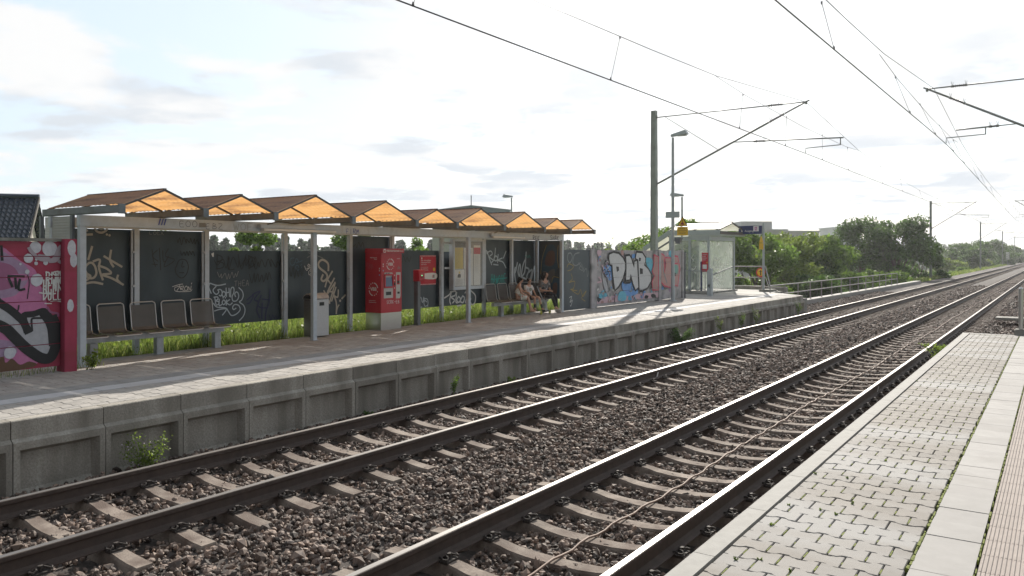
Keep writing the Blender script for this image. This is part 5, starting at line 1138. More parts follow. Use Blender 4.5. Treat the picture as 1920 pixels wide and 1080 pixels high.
p = Paint('Y', 32.76); scrawl(p, -12.34, .85, .1, .25, dark_p, .015, 6); p.build(b_, 'graffiti')
m = MB(); m.box(-14.2, -12.6, 33.9, 34.2, PZ, .66)
o = m.build('kerb_stone', conc, org=(-13, 33, PZ)); tag(o, 'low concrete kerb beside the stair railing', 'kerb')
railm = M('weathered_tube', (.30, .285, .26), .6, .1, .2, 10)
# railing at the platform end
er = thing('end_railing', 'grey tube railing closing off the platform end, carrying the round sign', 'railing', (-12.4, 40, PZ)); Y0 = 40.0
m = MB()
for z in (1.72, 1.17, .74): m.tube([(-13.45, 39.3, z), (-12.2, 40.4, z)], .024, 8)
m.tube([(-12.2, 40.4, 1.72), (-11.5, 39.0, .6)], .03, 8); m.tube([(-12.2, 40.4, 1.17), (-11.75, 39.6, .6)], .025, 8); m.build('rails', railm, er)
for (x, y) in ((-13.45, 39.3), (-12.35, 40.3)): m = MB(); m.tube([(x, y, PZ), (x, y, 1.72)], .035, 8); m.build('post', railm, er)
m = MB(); m.box(-15.0, -11.2, 40.5, 40.8, PZ - .4, PZ + .14); m.build('base', conc, er)
rs = thing('round_sign', 'round yellow no entry sign with red rim and black figure on the end railing', 'sign', (-12.35, 40.1, 1.45)); c = Vector((-12.35, 40.12, 1.42))
m = MB(); m.lathe(c, [(.235, 0), (.235, .012)], 28, (0, -1, 0)); d_ = m.build('disc', pmat('rim_red', (.55, .03, .03)), rs); m = MB(); m.lathe(c + Vector((0, -.0125, 0)), [(.175, 0), (.175, .003)], 28, (0, -1, 0)); m.build('face', ys_, d_)
p = Paint('Y', c.y - .016); p.disc((c.x, c.z + .09), .028, blk_p, wob=0); p.stroke([(c.x, c.z + .07), (c.x, c.z - .14)], .045, blk_p, False); p.stroke([(c.x - .09, c.z + .05), (c.x + .09, c.z + .05)], .022, blk_p, False); p.build(d_, 'figure')
# ---------------------------------------------------------------- bridge parapet and railing
bp = thing('bridge_railing', 'long grey railing with evenly spaced posts on the low bridge parapet', 'railing', (-11, 50, -.05))
A, B = Vector((-11.05, 37.3, 0)), Vector((-10.5, 69.0, 0)); n = 15
m = MB()
for z in (.86, .42): m.tube([A + Vector((0, 0, z)), B + Vector((0, 0, z))], .03, 8)
m.build('rails', railm, bp)
for k in range(n):
    q = A + (B - A) * k / (n - 1); m = MB(); m.tube([q + Vector((0, 0, -.06)), q + Vector((0, 0, .86))], .03, 8); m.lathe(q + Vector((0, 0, -.03)), [(.09, 0), (.09, .02)], 8); m.build('post', railm, bp)
m = MB(); A2, B2 = Vector((-10.95, 36.8, -.3)), Vector((-10.45, 80, -.3)); m.bar(A2, B2, .5, .55); o = m.build('bridge_parapet', conc_l, org=(-11, 50, -.3)); tag(o, 'low pale concrete parapet running under the bridge railing', 'parapet')
for (x0, x1, y0, y1, z1) in ((-11.6, -10.95, 36.9, 37.9, .62), (-11.3, -9.3, 37.2, 37.5, .3)):
    pass
o = MB().box(-11.75, -11.2, 37.9, 38.9, .0, .66).build('electric_cabinet', conc, org=(-11.5, 38.4, .3), bevel=.02); tag(o, 'low grey concrete box at the foot of the exit sign pole', 'box')
# near platform end: handrail on its kerb
hr = thing('handrail', 'rounded stainless steel tube handrail standing on the near platform end', 'railing', (-.68, 20.6, PZ))
x, y = -.68, 20.62; m = MB(); m.tube([(x, y, PZ + .1), (x, y, 1.56), (x + .0, y, 1.60)], [.045, .045, .02], 12); m.lathe((x, y, 1.28), [(.049, 0), (.049, .03)], 12); m.build('tube', stain, hr, smooth=False)
m = MB(); m.tube([(x, y, PZ + .12), (x + .1, y + .05, PZ + .1), (x + .9, y + .3, PZ + .1)], .02, 6); m.build('foot_rail', stain, hr)
o = MB().box(-.8, .9, 20.5, 20.8, .1, PZ + .13).build('kerb_stone', conc, org=(0, 20.6, .3), bevel=.02); tag(o, 'grey concrete kerb block under the stainless handrail', 'kerb')
o = MB().box(-.45, .9, 20.9, 21.5, PZ - .6, PZ + .62).build('concrete_block', conc_l, org=(0, 21.2, .5), bevel=.06); tag(o, 'rounded pale concrete block beside the handrail at the right edge', 'block')
o = MB().box(-1.9, 1.0, 33.8, 34.6, -.06, .03).build('crossing_slab', conc, org=(-.5, 34, 0), bevel=.01); tag(o, 'flat concrete crossing slab beside the near track', 'slab')
for (x, y, lab) in ((-10.4, 232, 'nearer white striped trackside board'), (-10.4, 300, 'farther white striped trackside board')):
    t = thing('trackside_board', lab, 'sign', (x, y, -.4)); m = MB(); m.tube([(x, y, -.5), (x, y, 2.9)], .06, 6); m.build('pole', steel_d, t); m = MB(); m.box(x - .35, x + .35, y - .07, y - .05, 1.2, 3.0); b_ = m.build('board', wht, t)
    p = Paint('Y', y - .07); [p.poly([(x - .3, z), (x + .3, z + .2), (x + .3, z + .32), (x - .3, z + .12)], dark_p) for z in (1.35, 1.85, 2.35)]; p.build(b_, 'stripes')
# ---------------------------------------------------------------- plants
def leafmat(name, c, tr=.45, isl=.45): return M(name, c, .55, 0, .35, .7, trans=tr, island=isl)
leaf_a = leafmat('leaf_green', (.14, .235, .035), .55); leaf_b = leafmat('leaf_dark', (.09, .165, .036), .5); leaf_c = leafmat('leaf_bright', (.20, .28, .045), .5); leaf_f = leafmat('leaf_far', (.09, .14, .08), .4)
bark = M('bark', (.11, .085, .065), .95, 0, .35, 8, .6, 30); grass_m = leafmat('grass_blade', (.17, .25, .05), .5, .55); grass_y = leafmat('weed_blade', (.34, .38, .11), .55, .4)
def leaf_quads(C, size, g, flat=.3, asp=.55):
    n = len(C); d = g.normal(size=(n, 3)); d /= np.linalg.norm(d, axis=1)[:, None]; u = g.normal(size=(n, 3)); u -= (u * d).sum(1)[:, None] * d; u /= np.linalg.norm(u, axis=1)[:, None]
    s = (size * g.uniform(.6, 1.3, n))[:, None]; v = d * s; u = u * s * asp
    P = np.stack([C - v, C + u * .9, C + v, C - u * .9], 1).reshape(-1, 3); Q = np.arange(4 * n).reshape(n, 4); return P, Q
def tree(name, label, x, y, z0, H, W, seed, leaf, cat='tree', group=None, trunk=.25, n=9000, size=.13, blobs=26, low=.25, tr_r=None, wx=1., gap=.0):
    g = np.random.default_rng(seed); rr = random.Random(seed)
    t = thing(name, label, cat, (x, y, z0), group)
    base = Vector((x, y, z0)); r0 = tr_r or H * .02; m = MB()
    top = base + Vector((rr.uniform(-.05, .05) * H, rr.uniform(-.05, .05) * H, H * .72)); md = base.lerp(top, .5) + Vector((rr.uniform(-.03, .03) * H, 0, 0))
    m.tube([base, base.lerp(md, .6), md, top], [r0, r0 * .8, r0 * .62, r0 * .2], 8)
    cs = []
    for k in range(blobs):
        a = rr.uniform(0, math.tau); h = rr.uniform(low, .93); rad = math.sin(math.pi * min(1, max(.12, (h - low * .6) / (1.06 - low * .6)))) ** .7 * W / 2 * rr.uniform(.35, .95)
        c = base + Vector((math.cos(a) * rad * wx, math.sin(a) * rad, H * h)); cs.append((c, W * rr.uniform(.06, .16)))
        if k % 2 == 0 or trunk > .3:
            s = base.lerp(top, max(.15, h - rr.uniform(.15, .35))); q = s.lerp(c, .5) + Vector((0, 0, -.02 * H)); m.tube([s, q, c], [r0 * .32, r0 * .2, r0 * .06], 5)
    m.build('trunk', bark, t, smooth=True)
    wts = np.array([c[1] ** 2 for c in cs]); wts /= wts.sum(); idx = g.choice(len(cs), n, p=wts); ctr = np.array([c[0] for c in cs])[idx]; rad = np.array([c[1] for c in cs])[idx]
    d = g.normal(size=(n, 3)); d /= np.linalg.norm(d, axis=1)[:, None]; C = ctr + d * (rad * g.uniform(.35, 1.12, n) ** .7)[:, None] * np.array([1.15, 1.15, .8])
    C = C[C[:, 2] > z0 + .1]
    P, Q = leaf_quads(C, size, g); np_mesh('crown', P, Q, leaf, parent=t); return t
# trees beside the bridge railing
for a in (('bushy_tree', 'bright feathery tree right behind the round sign and end railing', -19.8, 47, -4.3, 8.3, 5.2, 1, leaf_a), ('bushy_tree', 'green tree with drooping leaves behind the first half of the bridge railing', -17.8, 56, -4.3, 8.4, 6.4, 2, leaf_a),
          ('bushy_tree', 'tall leafy tree in front of the grey apartment blocks', -24.5, 60, -4.4, 9.6, 5.5, 3, leaf_a), ('bushy_tree', 'rounded bright tree in the middle of the bridge railing', -18.2, 66, -4.4, 8.6, 7.2, 4, leaf_c),
          ('bushy_tree', 'low dark shrubby tree under the bridge railing', -14.5, 60, -4.4, 5.2, 5.5, 5, leaf_b), ('bushy_tree', 'dark filler tree low behind the railing posts', -15.5, 70, -4.4, 6.0, 6.5, 6, leaf_b),
          ('round_tree', 'big dark round topped tree left half of the tall pair by the second mast', -17.9, 95, -4.5, 11.0, 8.2, 7, leaf_b), ('round_tree', 'highest airy dark tree with sky gaps near the second mast', -14.1, 93, -4.5, 11.2, 7.4, 8, leaf_b),
          ('round_tree', 'lower dark tree touching the second overhead mast', -13.0, 101, -4.5, 8.4, 6.0, 9, leaf_b), ('bushy_tree', 'bright green bush at the end of the bridge railing', -13.6, 80, -4.5, 5.4, 5.5, 10, leaf_a),
          ('bushy_tree', 'leafy tree seen behind the scratched panes of the stair entrance', -22.5, 51, -4.3, 8.0, 6.5, 12, leaf_a), ('bushy_tree', 'green tree filling the gap left of the tall dark trees', -16.9, 72, -4.4, 8.5, 6.4, 13, leaf_a), ('bushy_tree', 'pale green tree between the apartment blocks and the tall dark trees', -19.5, 78, -4.4, 8.0, 6.0, 14, leaf_a)):
    far = a[3] > 75
    tree(a[0], a[1], *a[2:8], a[8], a[9] if len(a) > 9 else leaf_a, group='trees below the bridge', n=13000 if a[6] > 6 else 8500, size=.17 if not far else .19, blobs=34 if a[6] > 6 else 24, low=.12) if False else tree(a[0], a[1], a[2], a[3], a[4], a[5], a[6], a[7], a[8], group='trees below the bridge', n=17000 if a[5] > 6 else 10000, size=.15 if not far else .16, blobs=58 if a[5] > 6 else 34, low=.12)
# bushes and trees far along the track
k = 0
for (x, y, H, W, lf, lab) in ((-17.5, 175, 5.6, 9, leaf_c, 'yellow green bush left of the third overhead mast'), (-15.5, 190, 8.2, 9, leaf_b, 'dark tree behind the third overhead mast'), (-16.5, 215, 10.2, 12, leaf_b, 'dark round tree between the third and fourth masts'), (-15, 250, 10.5, 12, leaf_b, 'far dark tree behind the fourth mast'),
                         (-13.5, 200, 5.5, 7, leaf_c, 'yellowish bush close to the far tracks'), (-15, 300, 9.5, 13, leaf_b, 'farther dark tree near the vanishing tracks'), (-16, 370, 10, 16, leaf_b, 'distant tree by the striped boards'), (-16, 450, 11, 18, leaf_f, 'most distant tree beside the line at the right edge'), (-14, 162, 4.2, 6, leaf_a, 'small green shrub at the foot of the third mast'), (-37, 230, 5, 9, leaf_b, 'low round shrub out in the meadow')):
    tree('distant_tree', lab, x, y, -4.3, H, W, 40 + k, lf, group='trees along the far line', n=10000, size=.26 if y < 260 else .38, blobs=26, low=.08); k += 1
# trees seen over the dark panels
for (x, y, H, W, lf, lab) in ((-33, 25.5, 7.2, 3.0, leaf_a, 'thin young tree over the left low panel'), (-30, 29.5, 7.3, 3.2, leaf_a, 'open crowned tree seen between two shelter posts'), (-33, 37, 7.3, 3.4, leaf_a, 'airy tree beyond the panel with the large tag'), (-30, 41, 8.2, 5.2, leaf_c, 'bright green round tree above the red notice panel'), (-34, 20.5, 7.2, 2.4, leaf_c, 'small bright tree beside the second shelter post'),
                         (-32, 45, 8.0, 5.0, leaf_a, 'green tree just left of the timetable case')):
    tree('young_tree', lab, x, y, -3.5, H, W, 70 + k, lf, group='trees behind the shelter', n=2600, size=.13, blobs=16, low=.3, trunk=.5); k += 1
# far-off wood
def wood(y_list):
    g = np.random.default_rng(5); C = []
    for (x0, y0, x1, y1, n, h0, h1, z) in y_list:
        m_ = max(1, int(math.hypot(x1 - x0, y1 - y0) / 3.2))
        for i in range(m_ * 5):
            f = g.uniform(); hx = g.uniform(h0, h1); cx, cy = x0 + (x1 - x0) * f + g.normal() * 5, y0 + (y1 - y0) * f + g.normal() * 5; k_ = int(n)
            hh = g.uniform(0, 1, k_) ** .8; r = 2.6 * (1.05 - hh) + .3; a = g.uniform(0, 6.28, k_); rr_ = np.sqrt(g.uniform(0, 1, k_)) * r
            C.append(np.column_stack([cx + np.cos(a) * rr_, cy + np.sin(a) * rr_, z + hh * hx]))
    C = np.vstack(C); P, Q = leaf_quads(C, .55, g, asp=.7); o = np_mesh('distant_wood', P, Q, leaf_f); tag(o, 'far-off dark green wood along the horizon', 'wood', kind='stuff')
wood([(-160, 30, -112, 190, 330, 8.0, 10.6, -4.4), (-112, 190, -95, 300, 200, 8, 10.5, -4.4), (-95, 330, -20, 560, 80, 8, 13, -4.4), (-62, 300, -52, 420, 90, 6, 10, -4.4), (-160, 30, -170, -40, 100, 9, 11, -4.4)])
# grass strips
def blades(zones, name, label, mats, seed):
    g = np.random.default_rng(seed); Vs = []; Qs = []; Ms = []; off = 0
    for (x0, x1, y0, y1, dens, h0, h1, z, wd) in zones:
        n = int((x1 - x0) * (y1 - y0) * dens); x = g.uniform(x0, x1, n); y = g.uniform(y0, y1, n); cl = .55 + .45 * np.sin(x * 3.1 + 1.7 * np.sin(y * 1.3)) * np.sin(y * 2.3 + x)
        h = g.uniform(h0, h1, n) * (.55 + .6 * cl); a = g.uniform(0, 6.28, n); w_ = wd * g.uniform(.6, 1.4, n); lx, ly = g.normal(size=n) * .28 * h, g.normal(size=n) * .28 * h
        zz = np.array([max(ground_h(a_, b_), z) if z is not None else ground_h(a_, b_) for a_, b_ in zip(x, y)])
        dx, dy = np.cos(a) * w_, np.sin(a) * w_
        P = np.stack([np.column_stack([x - dx, y - dy, zz - .02]), np.column_stack([x + dx, y + dy, zz - .02]), np.column_stack([x + lx * .45 + dx * .7, y + ly * .45 + dy * .7, zz + h * .6]), np.column_stack([x + lx * .45 - dx * .7, y + ly * .45 - dy * .7, zz + h * .6]),
                      np.column_stack([x + lx + dx * .1, y + ly + dy * .1, zz + h]), np.column_stack([x + lx - dx * .1, y + ly - dy * .1, zz + h])], 1).reshape(-1, 3)
        b = off + np.arange(n)[:, None] * 6; Qs.append(np.vstack([b + np.array([0, 1, 2, 3]), b + np.array([3, 2, 4, 5])])); Vs.append(P); off += 6 * n; Ms.append(np.tile((g.uniform(size=n) < .3).astype(int), 2))
    o = np_mesh(name, np.vstack(Vs), np.vstack(Qs), mats, mi=np.concatenate(Ms)); tag(o, label, 'grass', kind='stuff')
blades([(-14.4, -13.36, 4, 23, 1500, .12, .42, None, .006), (-17, -14.4, 3, 24, 420, .2, .5, None, .008), (-13.42, -13.30, 6.5, 21, 300, .03, .12, None, .004), (-13.3, -12.5, 21, 33, 60, .03, .1, .5, .004)], 'grass_strip', 'tall sunlit grass growing behind and under the shelter panels', [grass_m, grass_y], 3)
blades([(-12.75, -12.30, 3.5, 6.3, 500, .06, .2, .5, .004), (-12.62, -12.42, 6.3, 6.75, 700, .1, .28, .5, .005), (-12.75, -12.52, 23, 30.6, 160, .03, .1, .5, .004)], 'wall_foot_grass', 'weedy grass tufts along the foot of the graffiti walls', [grass_m, grass_y], 4)
blades([(-12.6, -11.4, 80, 130, 90, .15, .45, None, .03), (-14, -10.75, 82, 240, 35, .2, .5, None, .05), (-30, -12.6, 82, 180, 7, .2, .5, None, .07)], 'verge_grass', 'bright rough grass on the verge beside the far line', [grass_m, grass_y], 5)
# meadow flowers and leafy weeds in the strip
g = np.random.default_rng(8); n = 2600; C = np.column_stack([g.uniform(-14.3, -13.4, n), g.uniform(4, 23, n), .5 + g.uniform(.02, .34, n)]); P, Q = leaf_quads(C, .035, g, asp=.8)
o = np_mesh('leafy_weeds', P, Q, leaf_c); tag(o, 'broad leafed weeds mixed into the grass behind the shelter', 'weeds', kind='stuff')
def shrub(name, label, x, y, z, w_, h, n, lf, seed, size=.02, group=None, stems=9, flowers=None, cat='shrub'):
    g = np.random.default_rng(seed); rr = random.Random(seed); t = thing(name, label, cat, (x, y, z), group); m = MB(); C = []
    for k in range(stems):
        a = rr.uniform(0, math.tau); r = rr.uniform(.2, 1) * w_ / 2; q = Vector((x + math.cos(a) * r, y + math.sin(a) * r, z + h * rr.uniform(.5, 1))); md = Vector((x, y, z)).lerp(q, .5) + Vector((0, 0, .1 * h)); m.tube([(x, y, z - .05), md, q], [.005, .004, .002], 4)
        for _ in range(n // stems): f = g.uniform(.25, 1.05); p0 = Vector((x, y, z)).lerp(q, f); C.append((p0.x + g.normal() * w_ * .07, p0.y + g.normal() * w_ * .07, p0.z + g.normal() * h * .06 + .1 * h))
    m.build('stems', grass_m, t); P, Q = leaf_quads(np.array(C), size, g, asp=.6); np_mesh('leaves', P, Q, lf, parent=t)
    if flowers: m = MB(); [m.lathe(Vector(C[rr.randrange(len(C))]) + Vector((0, 0, .02)), [(.004, 0), (.009, .008), (.003, .014)], 6) for _ in range(16)]; m.build('flowers', flowers, t)
    return t
shrub('bush', 'round green weed bush with small pale flowers against the platform wall', -8.83, 5.28, -.27, .55, .44, 900, leaf_c, 1, .016, flowers=pmat('flower_pink', (.6, .5, .6)))
shrub('bush', 'dark low bush at the wall foot below the lettered graffiti wall', -8.85, 21.3, -.27, .75, .5, 900, leaf_b, 2, .028)
for k, (y, z, h, lf, lab) in enumerate(((11.1, -.2, .3, leaf_a, 'slender weed climbing the platform wall near the middle'), (12.9, -.25, .14, leaf_c, 'tiny bright weed at the wall foot'), (24.6, -.2, .55, leaf_c, 'bright tall weed on the platform wall beyond the dark bush'), (26.7, -.2, .5, leaf_a, 'leafy weed leaning on the far platform wall'),
                                      (28.3, -.2, .55, leaf_c, 'yellow green weed near the end of the platform wall'), (33.8, -.2, .5, leaf_a, 'weed by the last wall panels'), (9.0, -.26, .1, leaf_b, 'flat dark weed cushion at the wall foot'))):
    shrub('weed', lab, -8.88, y, z, .22 + .2 * h, h, 260, lf, 20 + k, .02, 'weeds along the platform wall', 5, cat='weed')
shrub('weed', 'green weed tuft at the corner of the red graffiti wall post', -12.2, 6.42, PZ - .01, .35, .28, 160, leaf_c, 31, .03, cat='weed')
shrub('weed', 'bright weed growing between the near rail and the platform corner', -1.95, 17.6, .22, .5, .3, 500, leaf_c, 32, .026, cat='weed')
for k, (u, v) in enumerate(((1598, 945), (1537, 956), (1480, 948), (1590, 897), (1530, 889), (1567, 965), (1380, 1050), (1425, 1050), (1482, 1072), (1445, 985), (1660, 865), (1720, 715))):
    d = ray(u, v); s = (PZ - CAMZ) / d[2]; shrub('joint_weed', 'tiny green sprout in a paving joint of the near platform', d[0] * s, d[1] * s, PZ - .004, .035, .018, 22, leaf_c, 50 + k, .007, 'sprouts in the paving joints', 3, cat='weed')
for k, (x, y) in enumerate(((-12.66, 24.6), (-12.66, 25.8), (-12.66, 27.1))): shrub('weed', ('left', 'middle', 'right')[k] + ' one of three weed tips peeking over the lettered wall', x - .25, y, 1.7, .5, 1.0, 200, leaf_c, 80 + k, .035, 'weed tips over the wall', 5, cat='weed')
# ---------------------------------------------------------------- buildings
def tile_mat():
    m = M('glazed_tiles', (.020, .032, .058), .25, 0, .2, 6); return m
hs = thing('house', 'house with steep dark glazed tile roof behind the left graffiti wall', 'house', (-44, 20, -3.2))
# roof plane facing the railway: ridge parallel to the view of the picture
hc = Vector((-42.0, 19.45, 0)); ax = Vector((-.60, -.80, 0)).normalized(); nx = Vector((.80, -.60, 0)).normalized()
def HP(a, b, z): return tuple(hc + ax * a + nx * b + Vector((0, 0, z)))
m = MB(); zr, ze = 5.15, .2; hw = 4.6; L_ = 14
m.hexa([HP(.4, -hw + .5, -3.3), HP(L_ - .4, -hw + .5, -3.3), HP(L_ - .4, hw - .5, -3.3), HP(.4, hw - .5, -3.3)], [HP(.4, -hw + .5, ze), HP(L_ - .4, -hw + .5, ze), HP(L_ - .4, hw - .5, ze), HP(.4, hw - .5, ze)]); m.face([HP(.4, -hw + .5, ze), HP(.4, hw - .5, ze), HP(.4, 0, zr - .3)]); m.build('walls', M('house_render', (.5, .47, .42), .9), hs)
m = MB(); rows, cols = 24, 64
sl_ = Vector((0, 0, 0))
for side in (1, -1):
    for r in range(rows):
        f0, f1 = r / rows, (r + 1) / rows
        for c in range(cols * 4):
            a0, a1 = L_ * c / (cols * 4), L_ * (c + 1) / (cols * 4)
            def hz(a): return .045 * math.sin(a / L_ * cols * math.tau)
            def PT(a, f, up): return HP(a, side * hw * f, zr + (ze - zr) * f + up + hz(a))
            m.face([PT(a0, f0, .0), PT(a1, f0, .0), PT(a1, f1, .075), PT(a0, f1, .075)]); m.face([PT(a0, f1, .075), PT(a1, f1, .075), PT(a1, f1, 0), PT(a0, f1, 0)])
m.build('roof', tile_mat(), hs); m = MB(); m.tube([HP(-.05, 0, zr + .05), HP(L_, 0, zr + .05)], .13, 8); m.build('ridge', tile_mat(), hs)
m = MB(); m.bar(HP(-.05, 0, zr - .03), HP(-.05, hw, ze - .03), .06, .2); m.build('verge_board', framed, hs)
fb = thing('flat_roof_building', 'grey metal building with flat overhanging roof beyond the middle of the shelter', 'building', (-30, 42, -3.5)); fm = M('grey_fascia', (.15, .18, .19), .5, .1, .1, 6)
def WP(u, dep, z):
    d = ray(u, 478); return (d[0] * dep, d[1] * dep, z)
c1, c2, c3 = WP(803, 46, 0), WP(884, 41, 0), WP(957, 45, 0); c4 = (c1[0] + c3[0] - c2[0], c1[1] + c3[1] - c2[1], 0)
m = MB()
def lev(q, z, k=1.): cx = (c1[0] + c3[0]) / 2; cy = (c1[1] + c3[1]) / 2; return (cx + (q[0] - cx) * k, cy + (q[1] - cy) * k, z)
m.hexa([lev(q, 4.35) for q in (c1, c2, c3, c4)], [lev(q, 4.78) for q in (c1, c2, c3, c4)]); m.hexa([lev(q, 4.783, 1.012) for q in (c1, c2, c3, c4)], [lev(q, 4.86, 1.012) for q in (c1, c2, c3, c4)]); m.build('roof', fm, fb)
m = MB(); m.hexa([lev(q, -3.6, .9) for q in (c1, c2, c3, c4)], [lev(q, 4.349, .9) for q in (c1, c2, c3, c4)]); m.build('walls', M('pale_wall', (.42, .42, .40), .8), fb)
m = MB(); m.tube([lev(c2, 4.86, .9), lev(c2, 5.4, .9)], .025, 5); m.build('aerial', steel_d, fb)
def block(name, label, u0, u1, dep, ztop, c, nwin, nfl, zb=-4.5, depth=14, wm=None, setback=None):
    t = thing(name, label, 'building', WP((u0 + u1) / 2, dep, zb), 'apartment blocks beyond the trees'); A = Vector(WP(u0, dep, 0)); B = Vector(WP(u1, dep * 1.0, 0)); d = (B - A); L_ = d.length; d.normalize(); nn = Vector((-d.y, d.x, 0))
    if nn.dot(A) < 0: nn = -nn
    def P(a, b, z): q = A + d * a + nn * b; return (q.x, q.y, z)
    wallm = M(name + '_wall', c, .8, 0, .1, .3); m = MB(); m.hexa([P(0, 0, zb), P(L_, 0, zb), P(L_, depth, zb), P(0, depth, zb)], [P(0, 0, ztop), P(L_, 0, ztop), P(L_, depth, ztop), P(0, depth, ztop)]); m.build('walls', wallm, t)
    m = MB(); m.hexa([P(-.3, -.3, ztop + .01), P(L_ + .3, -.3, ztop + .01), P(L_ + .3, depth, ztop + .01), P(-.3, depth, ztop + .01)], [P(-.3, -.3, ztop + .35), P(L_ + .3, -.3, ztop + .35), P(L_ + .3, depth, ztop + .35), P(-.3, depth, ztop + .35)]); m.build('roof', wallm, t)
    if setback: a, b, h = setback; m = MB(); m.hexa([P(L_ * a, 2, ztop + .36), P(L_ * b, 2, ztop + .36), P(L_ * b, depth - 2, ztop + .36), P(L_ * a, depth - 2, ztop + .36)], [P(L_ * a, 2, ztop + h), P(L_ * b, 2, ztop + h), P(L_ * b, depth - 2, ztop + h), P(L_ * a, depth - 2, ztop + h)]); m.build('penthouse', wallm, t)
    fh = 3.0
    for f in range(nfl):
        for w_ in range(nwin):
            a = L_ * (w_ + .25) / nwin; b = L_ * (w_ + .72) / nwin; z = ztop - .9 - f * fh; m = MB(); m.hexa([P(a, -.02, z - 1.5), P(b, -.02, z - 1.5), P(b, .1, z - 1.5), P(a, .1, z - 1.5)], [P(a, -.02, z), P(b, -.02, z), P(b, .1, z), P(a, .1, z)]); m.build('window', wm or winm, t)
    return t
winm = M('window_dark', (.06, .075, .095), .2, 0, .2, 1)
block('apartment_block', 'long grey apartment block left of centre with a glass penthouse', 1385, 1475, 200, 8.4, (.36, .37, .38), 9, 3, setback=(.1, .75, 2.4)); block('apartment_block', 'grey apartment block with narrow windows behind the feathery tree', 1476, 1536, 205, 8.2, (.40, .40, .41), 8, 3)
block('apartment_block', 'pale glassy building between the two tree groups', 1537, 1580, 230, 7.8, (.62, .66, .68), 6, 3, wm=M('window_pale', (.45, .52, .56), .2)); block('apartment_block', 'white tower block half hidden by the round dark trees', 1574, 1615, 215, 9.6, (.58, .6, .62), 4, 4)
fs = thing('farm_shed', 'tiny white shed far out in the meadow', 'shed', WP(1787, 330, -4.4)); m = MB(); q = WP(1787, 330, 0); m.box(q[0] - 3, q[0] + 3, q[1] - 2, q[1] + 2, -4.4, -2.2); m.build('walls', wht, fs); m = MB(); m.prism([(q[0] - 3.3, -2.2), (q[0] + 3.3, -2.2), (q[0], -1.2)], q[1] - 2.2, q[1] + 2.2); m.build('roof', framed, fs)
# ---------------------------------------------------------------- people on the far bench
def skin_mesh(name, pts, edges, rad, mat, parent, sub=2, smooth=True):
    o3 = ORG[parent.name]; me = bpy.data.meshes.new(name); me.from_pydata([tuple(Vector(p) - o3 + o3) for p in pts], edges, []); o = bpy.data.objects.new(name, me); col.objects.link(o)
    o.modifiers.new('skin', 'SKIN'); sk = me.skin_vertices[0].data
    for i, r in enumerate(rad): sk[i].radius = (r, r) if not isinstance(r, tuple) else r; sk[i].use_root = (i == 0)
    s = o.modifiers.new('sub', 'SUBSURF'); s.levels = sub; s.render_levels = sub
    bpy.context.view_layer.update(); m2 = bpy.data.meshes.new_from_object(o.evaluated_get(bpy.context.evaluated_depsgraph_get())); bpy.data.objects.remove(o)
    m2.materials.clear(); m2.materials.append(mat); m2.polygons.foreach_set('use_smooth', [True] * len(m2.polygons))
    o = bpy.data.objects.new(name, m2); col.objects.link(o); o.parent = parent; ORG[o.name] = o3; return o
skinm = M('skin', (.50, .30, .22), .55, 0, .08, 8); hairm = M('dark_hair', (.012, .010, .009), .85, 0, .3, 30)
